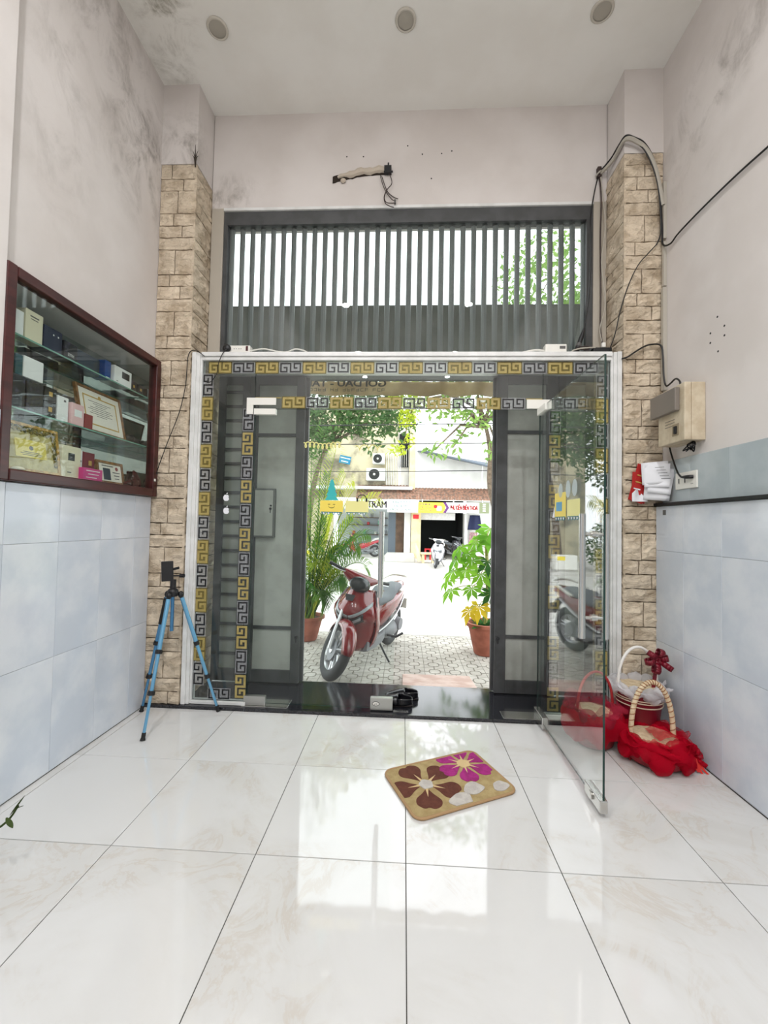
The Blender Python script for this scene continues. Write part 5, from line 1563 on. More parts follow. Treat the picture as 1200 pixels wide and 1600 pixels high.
# ---------------------------------------------------------------- scooters
def make_scooter(name, label, loc, rz, body_c, steer=0.6, lean=-0.10):
    S = thing(name, label, 'scooter', loc, rz)
    S.rotation_euler = (0, 0, rz)
    S.scale = (0.97, 0.97, 0.94)
    paint = mat(name + '_paint', body_c, 0.16, coat=0.6)
    dark = MATS.get('scooter_dark') or mat('scooter_dark', (34, 34, 37), 0.4)
    grey = MATS.get('scooter_grey') or mat('scooter_grey', (120, 122, 126), 0.5)
    seatm = MATS.get('scooter_seat') or mat('scooter_seat', (98, 102, 108), 0.6)
    tyre = MATS.get('tyre') or mat('tyre', (58, 59, 60), 0.85, bump=0.3, bs=90)
    silver = MATS.get('silver_alloy') or mat('silver_alloy', (196, 198, 200), 0.3, m=0.7)
    lensm = MATS.get('clear_lens') or mat('clear_lens', (150, 156, 160), 0.08)
    hlm = MATS.get('headlamp') or mat('headlamp', (40, 44, 46), 0.06)
    LM = Matrix.Rotation(lean, 4, 'X')
    H0 = Vector((0.46, 0, 0.80))
    ax = Vector((-0.42, 0, 0.91)).normalized()
    ST = LM @ Matrix.Translation(H0) @ Matrix.Rotation(steer, 4, ax) @ Matrix.Translation(-H0)
    def B(mb, nm, m, parent=S, st=False, smooth=True, ang=50, **kw):
        mb.xf(ST if st else LM)
        o = mb.build(nm, m, parent, smooth, ang, local=True, **kw)
        return o
    def wheel(cx, st, nm, r=0.285):
        c = Vector((cx, 0, r))
        ring = [c + Vector((cos(t_) * (r - 0.052), 0, sin(t_) * (r - 0.052))) for t_ in [2 * pi * k / 40 for k in range(40)]]
        mb = MB()
        rings = []
        for k in range(40):
            t_ = 2 * pi * k / 40
            o = Vector((cos(t_), 0, sin(t_)))
            rings.append([c + o * (r - 0.055 + 0.055 * cos(2 * pi * j / 12)) + Vector((0, 0.048 * sin(2 * pi * j / 12), 0)) for j in range(12)])
        mb.loft(rings, closed=True)
        w = B(mb, nm, tyre, st=st)
        rm = MB()
        rings = []
        for k in range(40):
            t_ = 2 * pi * k / 40
            o = Vector((cos(t_), 0, sin(t_)))
            rings.append([c + o * (r - 0.10 + 0.012 * cos(2 * pi * j / 8)) + Vector((0, 0.034 * sin(2 * pi * j / 8), 0)) for j in range(8)])
        rm.loft(rings, closed=True)
        B(rm, 'wheel_rim', silver, w, st)
        sp = MB()
        for k in range(5):
            t_ = 2 * pi * k / 5 + 0.3
            for dt in (-0.16, 0.16):
                sp.tube([c + Vector((cos(t_) * 0.03, 0.012, sin(t_) * 0.03)), c + Vector((cos(t_ + dt) * (r - 0.105), 0.02, sin(t_ + dt) * (r - 0.105)))], [0.012, 0.009], 6)
                sp.tube([c + Vector((cos(t_) * 0.03, -0.012, sin(t_) * 0.03)), c + Vector((cos(t_ + dt) * (r - 0.105), -0.02, sin(t_ + dt) * (r - 0.105)))], [0.012, 0.009], 6)
        sp.cyl(c + Vector((0, -0.06, 0)), c + Vector((0, 0.06, 0)), 0.035, n=16)
        B(sp, 'wheel_spokes', silver, w, st)
        dk = MB().cyl(c + Vector((0, -0.052, 0)), c + Vector((0, -0.048, 0)), 0.10, n=30)
        B(dk, 'brake_disc', grey, w, st)
        return c
    cf_ = wheel(0.655, True, 'front_wheel')
    wheel(-0.65, False, 'rear_wheel', 0.275)
    for s in (-1, 1):
        B(MB().tube([(0.655, s * 0.075, 0.285), (0.60, s * 0.075, 0.42), (0.50, s * 0.065, 0.66)], [0.022, 0.021, 0.016], 10), 'fork_leg', silver, st=True)
    # front mudguard
    def fen(u, v):
        t_ = math.radians(18 + 150 * u)
        w = 0.078 * (1 - 0.35 * abs(2 * u - 1) ** 3)
        rr = 0.315 - 0.05 * (2 * v - 1) ** 2 - 0.02 * (2 * v - 1) ** 6
        return cf_ + Vector((cos(t_) * rr, w * (2 * v - 1), sin(t_) * rr))
    B(MB().grid(fen, 18, 10), 'front_mudguard', paint, st=True, solid=0.004)
    # front apron
    hw = lambda z: 0.235 * max(0.3, (1 - ((z - 0.70) / 0.62) ** 2)) ** 0.8 if z < 0.70 else 0.235 - 0.45 * (z - 0.70)
    xc = lambda z: 0.50 + 0.10 * math.exp(-((z - 0.68) / 0.14) ** 2) - 0.10 * max(0, z - 0.76) * 3 - 0.07 * max(0, 0.45 - z)
    def apron(u, v):
        z = 0.24 + 0.66 * v
        s = 2 * u - 1
        w = hw(z)
        cut = 0.0
        if z < 0.60:
            cut = 0.0
        return Vector((xc(z) - 0.17 * abs(s) ** 2.2 - 0.02, w * s, z - 0.05 * abs(s) * (1 if z > 0.6 else 0)))
    B(MB().grid(apron, 16, 18), 'front_apron', paint, solid=0.008)
    # V shaped lamps and dark grille on the nose
    def nose(z0, z1, dx, s0, s1, n=10):
        def f(u, v):
            s = s0 + (s1 - s0) * u
            z = z0 + (z1 - z0) * v + 0.20 * abs(s) ** 1.3
            w = hw(min(z, 0.86))
            return Vector((xc(z) - 0.17 * abs(s) ** 2.2 - 0.02 + dx, w * s * 1.01, z - 0.05 * abs(s)))
        return MB().grid(f, n, 3)
    for s in (-1, 1):
        B(nose(0.585, 0.62, 0.008, 0.02 * s, 0.93 * s), 'turn_signal', lensm, solid=0.006)
    B(nose(0.50, 0.575, 0.006, -0.62, 0.62, 14), 'nose_grille', dark, solid=0.01)
    for s in (-1, 1):
        B(nose(0.522, 0.552, 0.013, 0.12 * s, 0.55 * s), 'position_lamp', lensm, solid=0.006)
    B(MB().prism([(-0.05, 0.0), (-0.035, -0.06), (0.035, -0.06), (0.05, 0.0)], (0.548, 0, 0.83), (0, 1, 0), (-0.30, 0, 0.95), -0.012), 'nose_vent', dark)
    # leg shield behind the apron
    def leg(u, v):
        z = 0.26 + 0.58 * v
        s = 2 * u - 1
        return Vector((xc(z) - 0.19 - 0.04 * abs(s), hw(z) * 0.97 * s, z))
    B(MB().grid(leg, 10, 10), 'leg_shield', dark, solid=0.02)
    def shell(u, v):            # narrow side cheeks closing apron and leg shield
        z = 0.25 + 0.62 * v
        sgn = 1
        return Vector((xc(z) - 0.18 - 0.09 * u, hw(z), z - 0.04))
    for s in (-1, 1):
        mb = MB().grid(shell, 3, 12)
        mb.v = [Vector((p.x, p.y * s, p.z)) for p in mb.v]
        B(mb, 'apron_cheek', paint, solid=0.006)
    # handlebar cover, headlamp, grips
    rings = []
    for y, rx, rz_, dz in ((-0.19, 0.024, 0.026, 0.035), (-0.15, 0.045, 0.045, 0.02), (-0.09, 0.075, 0.062, 0.005), (0, 0.085, 0.072, 0.0), (0.09, 0.075, 0.062, 0.005), (0.15, 0.045, 0.045, 0.02), (0.19, 0.024, 0.026, 0.035)):
        rings.append([Vector((0.40 + rx * cos(2 * pi * j / 16), y, 0.965 + dz + rz_ * sin(2 * pi * j / 16))) for j in range(16)])
    B(MB().loft(rings), 'handlebar_cover', paint, st=True)
    B(MB().ell((0.468, 0, 0.932), (0.062, 0.115, 0.082), 20, 12, Matrix.Rotation(-0.35, 4, 'Y')), 'headlight', hlm, st=True)
    B(MB().tube([(0.40, 0.0, 0.86), (0.44, 0, 0.80), (0.46, 0, 0.74)], [0.05, 0.045, 0.04], 10), 'steering_stem', dark, st=True)
    for s in (-1, 1):
        B(MB().cyl((0.39, s * 0.185, 1.0), (0.345, s * 0.345, 1.015), 0.0175, n=12), 'handle_grip', dark, st=True)
        B(MB().tube([(0.44, s * 0.19, 1.0), (0.435, s * 0.25, 0.995), (0.40, s * 0.33, 1.0)], 0.006, 6), 'brake_lever', silver, st=True)
    # floor tunnel
    rings = []
    for x, w, z0, z1 in ((0.36, 0.15, 0.22, 0.34), (0.2, 0.17, 0.22, 0.33), (0.0, 0.165, 0.23, 0.34), (-0.12, 0.14, 0.24, 0.38)):
        rings.append([Vector((x, w * c, z0 + (z1 - z0) * d)) for c, d in ((-1, .1), (-.8, 0), (.8, 0), (1, .1), (1, .9), (.85, 1), (-.85, 1), (-1, .9))])
    B(MB().loft(rings), 'floorboard', grey)
    # rear body
    rings = []
    for x, zc, w, h in ((0.10, 0.44, 0.085, 0.13), (0.0, 0.50, 0.12, 0.18), (-0.15, 0.545, 0.15, 0.19), (-0.35, 0.60, 0.172, 0.155), (-0.55, 0.66, 0.158, 0.11), (-0.72, 0.715, 0.115, 0.075), (-0.86, 0.755, 0.055, 0.04)):
        rings.append([Vector((x, math.copysign(abs(cos(2 * pi * j / 20)) ** 0.75, cos(2 * pi * j / 20)) * w, zc + math.copysign(abs(sin(2 * pi * j / 20)) ** 0.85, sin(2 * pi * j / 20)) * h)) for j in range(20)])
    bd = B(MB().loft(rings), 'rear_body', paint)
    for s in (-1, 1):
        B(MB().tube(spline([(0.06, s * 0.135, 0.36), (-0.15, s * 0.165, 0.42), (-0.4, s * 0.178, 0.53), (-0.68, s * 0.132, 0.66)], 5), 0.010, 6), 'side_trim', silver, bd)
    # seat in two steps
    rings = []
    for x, zt, w in ((0.16, 0.60, 0.06), (0.12, 0.685, 0.09), (0.02, 0.725, 0.125), (-0.15, 0.735, 0.145), (-0.28, 0.745, 0.15), (-0.36, 0.79, 0.148), (-0.52, 0.80, 0.135), (-0.66, 0.805, 0.10), (-0.72, 0.79, 0.06)):
        rings.append([Vector((x, math.copysign(abs(cos(2 * pi * j / 18)) ** 0.7, cos(2 * pi * j / 18)) * w, zt - 0.055 + math.copysign(abs(sin(2 * pi * j / 18)) ** 0.8, sin(2 * pi * j / 18)) * 0.055)) for j in range(18)])
    B(MB().loft(rings), 'seat', seatm)
    B(MB().tube(spline([(-0.45, 0.16, 0.735), (-0.62, 0.17, 0.81), (-0.80, 0.12, 0.86), (-0.86, 0.0, 0.865), (-0.80, -0.12, 0.86), (-0.62, -0.17, 0.81), (-0.45, -0.16, 0.735)], 5), 0.018, 8), 'grab_rail', white_p)
    # engine, cooling cover, muffler, rear mudguard, tail lamp
    B(MB().ell((-0.36, 0.10, 0.29), (0.25, 0.075, 0.095), 18, 10), 'engine_case', grey)
    B(MB().cyl((-0.50, 0.13, 0.33), (-0.50, 0.185, 0.33), 0.085, 0.07, n=20), 'engine_cover', grey)
    B(MB().tube([(-0.25, -0.15, 0.27), (-0.5, -0.16, 0.29), (-0.9, -0.16, 0.36)], [0.03, 0.055, 0.055], 14), 'muffler', dark)
    B(MB().tube(spline([(-0.70, 0, 0.66), (-0.86, 0, 0.58), (-0.95, 0, 0.42)], 4), [0.05, .05, .05, .045, .045, .04, .035, .03, .02], 8), 'rear_mudguard', dark)
    B(MB().ell((-0.84, 0, 0.73), (0.045, 0.075, 0.032), 14, 8), 'tail_lamp', MATS.get('tail_red') or mat('tail_red', (150, 14, 20), 0.2))
    B(MB().box(-0.955, -0.945, -0.085, 0.085, 0.42, 0.55), 'number_plate', white_p, smooth=False)
    B(MB().tube([(-0.17, 0.15, 0.27), (-0.19, 0.25, 0.265), (-0.26, 0.30, 0.30)], 0.014, 8), 'foot_peg', dark)
    st_ = MB().tube([(-0.02, 0.11, 0.24), (-0.03, 0.20, 0.10), (-0.035, 0.255, 0.022)], 0.011, 8)
    B(st_, 'side_stand', dark)
    return S
hx, hy = -0.626 + 0.184, 3.733 - 4.961
make_scooter('scooter', 'dark red scooter parked on the pavers just outside the glass door', ((-0.626 - 0.184) / 2, (3.733 + 4.961) / 2, ZW + 0.004), math.atan2(hy, hx), (112, 0, 10), 0.85, -0.08)
make_scooter('silver_scooter', 'small silver scooter parked across the street before the phone shop', (1.15, 14.3, -0.118), math.radians(-98), (196, 196, 200), 0.2, -0.06)
make_scooter('black_scooter', 'dark scooter in the shade of the phone shop opening', (2.0, 17.6, -0.118), math.radians(-60), (40, 40, 46), 0.1, -0.06)
make_scooter('crimson_scooter', 'red scooter standing inside the left shop across the street', (-1.9, 17.7, -0.118), math.radians(190), (170, 30, 50), 0.1, -0.06)

# ---------------------------------------------------------------- plants by the door
terracotta = mat('terracotta', (172, 104, 84), 0.8, c2=(150, 88, 70), ns=9)
soil = mat('soil', (70, 54, 42), 0.95, c2=(100, 80, 60), ns=40)
palm_l = leafm('palm_green', (112, 150, 62), (70, 116, 52), 0.45)
palm_y = leafm('palm_yellow_green', (198, 200, 72), (160, 184, 64), 0.45)
stem_m = mat('palm_stem', (150, 150, 84), 0.7)
def pot(parent, c, r, h):
    MB().lathe([(r * 0.55, 0.002), (r * 0.62, 0.02), (r * 0.92, h * 0.8), (r * 1.0, h * 0.9), (r * 1.1, h * 0.9), (r * 1.1, h), (r * 0.95, h), (r * 0.9, h * 0.88)], c, 30, caps=False).build('pot', terracotta, parent, True, 50)
    MB().lathe([(r * 0.9, h * 0.86), (r * 0.4, h * 0.9), (0.001, h * 0.9)], c, 24).build('soil', soil, parent)
def frond(parent, base, tip, bow_, m, nl=22, ll=0.28, lw=0.012, seed=0):
    rr = random.Random(seed)
    roll = rr.choice((-1, 1)) * rr.uniform(0.4, 1.15)
    base, tip = Vector(base), Vector(tip)
    mid1 = base.lerp(tip, 0.35) + Vector((0, 0, bow_))
    mid2 = base.lerp(tip, 0.75) + Vector((0, 0, bow_ * 0.8))
    pts = bez(base, mid1, mid2, tip, 16)
    mb = MB().tube(pts, [0.009 * (1 - 0.8 * k / 16) + 0.001 for k in range(17)], 5)
    for k in range(nl):
        t_ = 0.22 + 0.78 * k / (nl - 1)
        i = min(15, int(t_ * 16)); f_ = t_ * 16 - i
        p = pts[i].lerp(pts[i + 1], f_)
        d = (pts[i + 1] - pts[i]).normalized()
        s = d.cross(Vector((0, 0, 1)))
        s = s.normalized() if s.length > 0.05 else Vector((1, 0, 0))
        s = s * cos(roll) + s.cross(d) * sin(roll)
        l = ll * (0.35 + 0.65 * sin(pi * (0.15 + 0.8 * t_)) ) * rr.uniform(0.85, 1.1)
        for sg in (-1, 1):
            q = (d * 0.6 + s * sg * 0.85 + Vector((0, 0, 0.05))).normalized()
            a = p + q * (l * 0.5) + Vector((0, 0, 0.02 * l))
            b = p + q * l + Vector((0, 0, -0.32 * l))
            n = q.cross(Vector((0, 0, 1))).normalized() * lw
            mb.add([p - n * 0.5, p + n * 0.5, a + n, a - n, b], [(0, 1, 2, 3), (3, 2, 4)])
    return mb.build('frond', m, parent)
pc = Vector((-1.20, 5.02, ZW))
pl_ = thing('potted_palm', 'potted areca palm with arching fronds beside the scooter', 'palm', pc)
pot(pl_, pc, 0.19, 0.30)
tips = [((-0.46, 4.75, 0.835), 0.45, 0), ((-0.566, 4.8, 1.086), 0.40, 0), ((-0.415, 4.6, 1.20), 0.5, 0), ((-0.658, 4.7, 0.68), 0.40, 0), ((-0.856, 4.8, 0.40), 0.42, 0),
        ((-0.632, 4.9, 1.75), 0.45, 1), ((-0.36, 4.9, 1.66), 0.55, 1), ((-0.895, 5.0, 2.25), 0.25, 1), ((-1.085, 5.1, 2.5), 0.15, 0), ((-0.768, 5.0, 1.92), 0.3, 1), ((-1.25, 5.2, 2.3), 0.1, 0),
        ((-0.75, 4.7, 1.45), 0.35, 0), ((-0.97, 4.6, 0.50), 0.35, 0), ((-1.7, 5.0, 1.7), 0.4, 0), ((-1.9, 5.1, 1.2), 0.5, 0), ((-1.5, 5.6, 2.0), 0.3, 0), ((-1.0, 5.5, 1.5), 0.4, 1), ((-1.6, 4.6, 0.9), 0.4, 0), ((-0.95, 4.75, 1.9), 0.2, 0)]
for k, (tp_, bw, yl_) in enumerate(tips):
    a = k * 2.4
    b0 = pc + Vector((0.06 * cos(a), 0.06 * sin(a), 0.27))
    frond(pl_, b0, tp_, bw * 0.8, palm_y if yl_ else palm_l, 30, 0.36, 0.0075, k)
rq = random.Random(77)
for k in range(18):
    tp_ = (rq.uniform(-1.5, -0.55), rq.uniform(4.65, 5.3), rq.uniform(0.35, 1.7))
    b0 = pc + Vector((rq.uniform(-0.08, 0.08), rq.uniform(-0.08, 0.08), 0.27))
    frond(pl_, b0, tp_, rq.uniform(0.25, 0.45), palm_y if k % 5 == 0 else palm_l, 28, 0.32, 0.0075, 50 + k)
# broad-leaved plant at the right
bright = leafm('bright_leaf_green', (140, 190, 66), (108, 164, 60), 0.5)
yellow_lf = leafm('yellow_leaf', (222, 196, 66), (206, 176, 48), 0.45)
deep = leafm('deep_leaf_green', (66, 106, 56), (54, 92, 50), 0.3)
rc = Vector((0.91, 4.70, ZW))
rpl = thing('potted_papaya_plant', 'potted plant with lobed bright green and yellow leaves right of the doorway', 'plant', rc)
pot(rpl, rc, 0.20, 0.36)
MB().tube(spline([rc + Vector((0, 0, 0.3)), rc + Vector((0.02, 0, 0.8)), rc + Vector((0.0, 0.02, 1.35))]), 0.02, 8).build('stem', stem_m, rpl, True)
def lobed(parent, c, r, d, m, name='leaf', tilt=0.5, seed=0, lobes=7):
    """deeply lobed hand-shaped leaf; d = direction from stalk to tip"""
    rr = random.Random(seed)
    c, d = Vector(c), Vector(d).normalized()
    s = d.cross(Vector((0, 0, 1)))
    s = s.normalized() if s.length > 0.05 else Vector((1, 0, 0))
    n = s.cross(d).normalized()
    d = (d - n * tilt).normalized(); n = s.cross(d)
    mb = MB()
    for k in range(lobes):
        a = -2.2 + 4.4 * k / (lobes - 1)
        l = r * (1.0 - 0.12 * abs(a)) * rr.uniform(0.88, 1.08)
        dd = d * cos(a) + s * sin(a)
        ss = -d * sin(a) + s * cos(a)
        f = lambda x, y: c + dd * (l * x) + ss * (l * y) - n * (0.35 * l * x * x) + n * (0.06 * l * abs(y) * 4)
        vs_ = [f(0, 0), f(0.3, -0.10), f(0.3, 0), f(0.3, 0.10), f(0.55, -0.20), f(0.6, 0), f(0.55, 0.20), f(0.75, -0.10), f(0.8, 0), f(0.75, 0.10), f(1.0, 0)]
        fs_ = [(0, 1, 2), (0, 2, 3), (1, 4, 5, 2), (2, 5, 6, 3), (4, 7, 8, 5), (5, 8, 9, 6), (7, 10, 8), (8, 10, 9)]
        mb.add(vs_, fs_)
    return mb.build(name, m, parent, True, 70)
tips = [((0.52, 4.5, 0.83), 0.17, bright), ((0.60, 4.6, 1.08), 0.17, bright), ((0.64, 4.42, 0.85), 0.15, bright), ((0.78, 4.6, 1.16), 0.18, bright), ((0.90, 4.55, 1.22), 0.17, bright), ((0.50, 4.5, 0.62), 0.14, bright),
        ((0.70, 4.4, 0.66), 0.13, bright), ((0.88, 4.45, 0.95), 0.16, deep), ((0.80, 4.48, 0.45), 0.15, yellow_lf), ((0.69, 4.42, 0.42), 0.13, yellow_lf), ((0.47, 4.6, 0.70), 0.13, bright), ((0.93, 4.5, 0.6), 0.15, deep),
        ((0.68, 4.55, 1.02), 0.15, bright), ((0.82, 4.5, 0.80), 0.15, bright), ((0.56, 4.55, 0.95), 0.14, bright), ((1.15, 4.6, 1.1), 0.18, bright), ((1.2, 4.7, 0.8), 0.17, bright), ((1.0, 4.9, 1.3), 0.18, bright), ((0.72, 4.5, 0.95), 0.15, bright)]
for k, (tp_, r, m) in enumerate(tips):
    tp_ = Vector(tp_)
    h = rc + Vector((0.0, 0.0, min(1.3, max(0.35, tp_.z + 0.12))))
    d = tp_ - h
    MB().tube(bez(h, h.lerp(tp_, 0.4) + Vector((0, 0, 0.06)), h.lerp(tp_, 0.8) + Vector((0, 0, 0.05)), tp_ - d.normalized() * 0.0, 6), 0.005, 5).build('leaf_stalk', stem_m, rpl)
    lobed(rpl, tp_, r * 1.25, Vector((d.x, d.y, -0.15)), m, 'leaf', 0.35, k)
for k in range(9):
    a = k * 0.7
    blade(rc + Vector((0.03 * cos(a), 0.03 * sin(a), 0.32)), rc + Vector((0.17 * cos(a), 0.17 * sin(a), 0.42 + 0.03 * sin(k))), 0.03, deep, rpl, 'low_leaf')
for k, q in enumerate(((0.72, 4.45, 0.25), (1.12, 4.5, 1.25), (0.95, 4.35, 0.5))):
    blade(rc + Vector((0.02, -0.05, 0.34 + 0.3 * k)), q, 0.045, deep, rpl, 'long_leaf', 0.1)

# ---------------------------------------------------------------- across the street
YB = 18.0
wall_y = mat('stained_yellow_render', (204, 192, 162), 0.9, c2=(116, 108, 94), ns=1.3, thr=(0.42, 0.66), nd=7)
wall_w = mat('white_render', (226, 226, 224), 0.9, c2=(208, 208, 204), ns=1.2)
cream_w = mat('cream_render', (226, 208, 168), 0.9, c2=(208, 190, 148), ns=3)
tile_b = mat('weathered_roof_tile', (150, 112, 92), 0.9, c2=(104, 84, 72), ns=9)
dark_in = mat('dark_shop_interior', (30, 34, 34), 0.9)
steel_bl = mat('blue_grey_shutter', (86, 96, 108), 0.6)
wood_b = mat('old_brown_door', (98, 78, 62), 0.8, c2=(76, 60, 48), ns=4)
bl = thing('shop_house', 'two-storey shop house across the street with tiled eave and white upper wall', 'building', (0, YB, -0.12))
MB().box(-6.0, -0.35, YB, YB + 0.3, 2.5, 6.6).build('left_upper_wall', wall_y, bl)
MB().box(0.42, 6.0, YB - 0.2, YB + 0.3, 2.5, 5.1).build('right_upper_wall', wall_w, bl)
MB().box(-0.35, 0.42, YB + 0.25, YB + 0.5, -0.1, 6.6).build('middle_wall', wall_w, bl)
MB().box(0.16, 0.42, YB - 0.25, YB + 0.1, 2.4, 6.6).build('yellow_column', cream_w, bl)
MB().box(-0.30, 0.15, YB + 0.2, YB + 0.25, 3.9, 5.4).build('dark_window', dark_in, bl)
for k in range(5):
    MB().box(-0.28 + 0.10 * k, -0.262 + 0.10 * k, YB + 0.15, YB + 0.18, 3.9, 4.7).build('window_bar', white_al, bl)
MB().box(-4.4, 0.3, YB - 0.6, YB, 2.82, 2.95).build('concrete_ledge', wall_w, bl)
for k in range(9):
    MB().box(-0.85 + 0.075 * k, -0.825 + 0.075 * k, YB - 0.25, YB - 0.22, 3.05, 4.4).build('balcony_bar', white_al, bl)
MB().box(-0.87, -0.2, YB - 0.26, YB - 0.21, 4.4, 4.46).build('balcony_rail', white_al, bl)
# tiled eave, rows of tiles
ev = MB()
for r_ in range(5):
    for k in range(44):
        x = -2.1 + 0.14 * k
        y0, z0 = YB - 0.9 + 0.17 * r_, 2.35 + 0.13 * r_
        ev.add([(x, y0, z0 + 0.05), (x + 0.07, y0, z0 + 0.075), (x + 0.135, y0, z0 + 0.05), (x, y0 + 0.2, z0 + 0.17), (x + 0.07, y0 + 0.2, z0 + 0.2), (x + 0.135, y0 + 0.2, z0 + 0.17), (x, y0, z0 + 0.02), (x + 0.135, y0, z0 + 0.02)],
               [(0, 1, 4, 3), (1, 2, 5, 4), (6, 7, 2, 1, 0)])
tag(ev.build('eave_tiles', tile_b, bl), kind='stuff')
MB().add([(-2.1, YB - 0.9, 2.36), (4.05, YB - 0.9, 2.36), (4.05, YB, 3.02), (-2.1, YB, 3.02)], [(0, 1, 2, 3)]).build('eave_deck', wall_w, bl, solid=0.03)
# ground floor piers and openings
MB().box(0.28, 0.70, YB - 0.4, YB + 0.2, -0.12, 1.85).build('pier', cream_w, bl)
MB().box(-0.02, 0.26, YB - 0.3, YB + 0.2, -0.12, 1.85).build('pier', wall_w, bl)
MB().box(2.58, 2.72, YB - 0.3, YB + 0.2, -0.12, 1.85).build('pier', wall_w, bl)
MB().box(2.72, 6.0, YB, YB + 0.2, -0.12, 2.5).build('right_lower_wall', wall_w, bl)
MB().box(-6.0, -3.2, YB, YB + 0.2, -0.12, 2.5).build('left_lower_wall', wall_y, bl)
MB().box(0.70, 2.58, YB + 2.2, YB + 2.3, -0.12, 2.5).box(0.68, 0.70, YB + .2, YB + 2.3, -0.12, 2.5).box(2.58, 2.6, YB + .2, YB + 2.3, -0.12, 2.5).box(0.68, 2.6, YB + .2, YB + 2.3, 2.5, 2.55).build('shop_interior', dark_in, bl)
MB().box(0.70, 2.2, YB - 0.1, YB, 1.55, 1.85).build('rolled_shutter', white_al, bl)
MB().box(-0.72, -0.40, YB - 0.05, YB + 0.05, -0.12, 1.9).build('blue_shutter', steel_bl, bl)
MB().box(-0.40, -0.03, YB - 0.05, YB + 0.05, -0.12, 1.9).build('wooden_door', wood_b, bl)
MB().box(-3.2, -0.72, YB + 1.4, YB + 1.5, -0.12, 2.5).build('shop_back_wall', mat('pale_shop_wall', (176, 186, 192), 0.9), bl)
for z in (0.8, 1.25, 1.6):
    MB().box(-2.6, -0.8, YB + 1.0, YB + 1.4, z, z + 0.03).build('shop_shelf', wood_b, bl)
# signs
sg = thing('shop_sign', 'white sign board reading TRÂM over the left shop', 'sign', (-1.6, YB - 0.95, 1.93))
MB().box(-3.2, -0.74, YB - 0.98, YB - 0.92, 1.95, 2.36).build('board', white_p, sg)
text('TRÂM', 0.40, mat('dark_violet_ink', (70, 56, 92), 0.7), sg, (-1.17, YB - 0.985, 2.13), (1, 0, 0), (0, 0, 1), width=0.80, bold=0.012)
sg = thing('shop_sign', 'white notice board with three teal lines above the brown door', 'sign', (-0.15, YB - 0.95, 1.83))
MB().box(-0.735, 0.44, YB - 0.98, YB - 0.93, 1.83, 2.38).build('board', white_p, sg)
tk_ = mat('teal_ink', (84, 132, 140), 0.7)
for k, wd in enumerate(((2, 3, 3, 4), (4, 2, 4), (5, 3, 5))):
    marks(sg, (-0.15, YB - 0.985, 2.26 - 0.155 * k), (1, 0, 0), (0, 0, 1), (0.85, 0.6, 0.95)[k], 0.09, tk_, 30 + k, words=wd)
sg = thing('phone_shop_sign', 'yellow and white phone accessories sign with red lettering under the tiled eave', 'sign', (2.0, YB - 0.95, 1.85))
sy = mat('sign_yellow', (246, 222, 60), 0.5)
s_red = mat('sign_red', (208, 26, 40), 0.5)
s_pur = mat('sign_purple', (92, 40, 110), 0.5)
for x in (0.7, 2.0, 3.2):
    MB().box(x, x + 0.04, YB - 0.95, YB - 0.91, 2.2, 2.40).build('sign_bracket', white_al, sg)
MB().box(1.68, 3.08, YB - 0.98, YB - 0.93, 1.85, 2.28).build('white_panel', white_p, sg)
MB().box(0.54, 1.68, YB - 0.98, YB - 0.93, 1.83, 2.27).build('yellow_panel', sy, sg)
MB().box(3.085, 3.48, YB - 0.98, YB - 0.93, 1.85, 2.29).build('green_panel', mat('sign_olive', (120, 128, 96), 0.6), sg)
MB().prism([(1.58, 1.84), (1.70, 1.84), (1.84, 2.06), (1.70, 2.28), (1.58, 2.28), (1.72, 2.06)], (0, YB - 0.983, 0), (1, 0, 0), (0, 0, 1), -0.002).build('purple_arrow', s_pur, sg)
text('PHỤ KIỆN ĐIỆN THOẠI', 0.26, s_red, sg, (2.45, YB - 0.986, 2.05), (1, 0, 0), (0, 0, 1), width=1.12, bold=0.009)
for k, wd in enumerate(((5, 3, 3), (4, 2, 3), (8,))):
    marks(sg, (0.85, YB - 0.986, 2.19 - 0.125 * k), (1, 0, 0), (0, 0, 1), 0.52, 0.075, s_pur, 40 + k, words=wd)
MB().cyl((1.27, YB - 0.984, 2.10), (1.27, YB - 0.99, 2.10), 0.08, n=20).build('red_disc', s_red, sg)
MB().prism(rrect(0.22, 0.20, 0.06, 4, 1.42, 2.02), (0, YB - 0.983, 0), (1, 0, 0), (0, 0, 1), -0.002).build('white_patch', white_p, sg)
for k in range(4):
    MB().box(3.22, 3.34, YB - 0.99, YB - 0.98, 1.92 + 0.09 * k, 1.97 + 0.09 * k).build('sign_mark', white_p, sg)
tag(MB().box(0.36, 0.60, YB - 0.43, YB - 0.405, 1.58, 1.76).build('house_number_plate', s_red), 'small red plaque on the cream pier beside the phone shop', 'plaque')
sb = thing('street_plate', 'tilted teal blue sign plate on the stained upper wall', 'sign', (-2.7, YB - 0.1, 3.9))
mm = MB().box(-0.25, 0.25, -0.02, 0.02, -0.17, 0.17).xf(Matrix.Translation((-2.7, YB - 0.1, 4.15)) @ Matrix.Rotation(0.2, 4, 'Y'))
mm.build('plate', mat('sign_teal', (28, 128, 168), 0.5), sb)
for k, w in enumerate((0.22, 0.16)):
    mm = MB().box(-w, w, -0.024, -0.021, 0.05 - 0.15 * k, 0.09 - 0.15 * k).xf(Matrix.Translation((-2.7, YB - 0.1, 4.15)) @ Matrix.Rotation(0.2, 4, 'Y'))
    mm.build('print_line', white_p, sb)
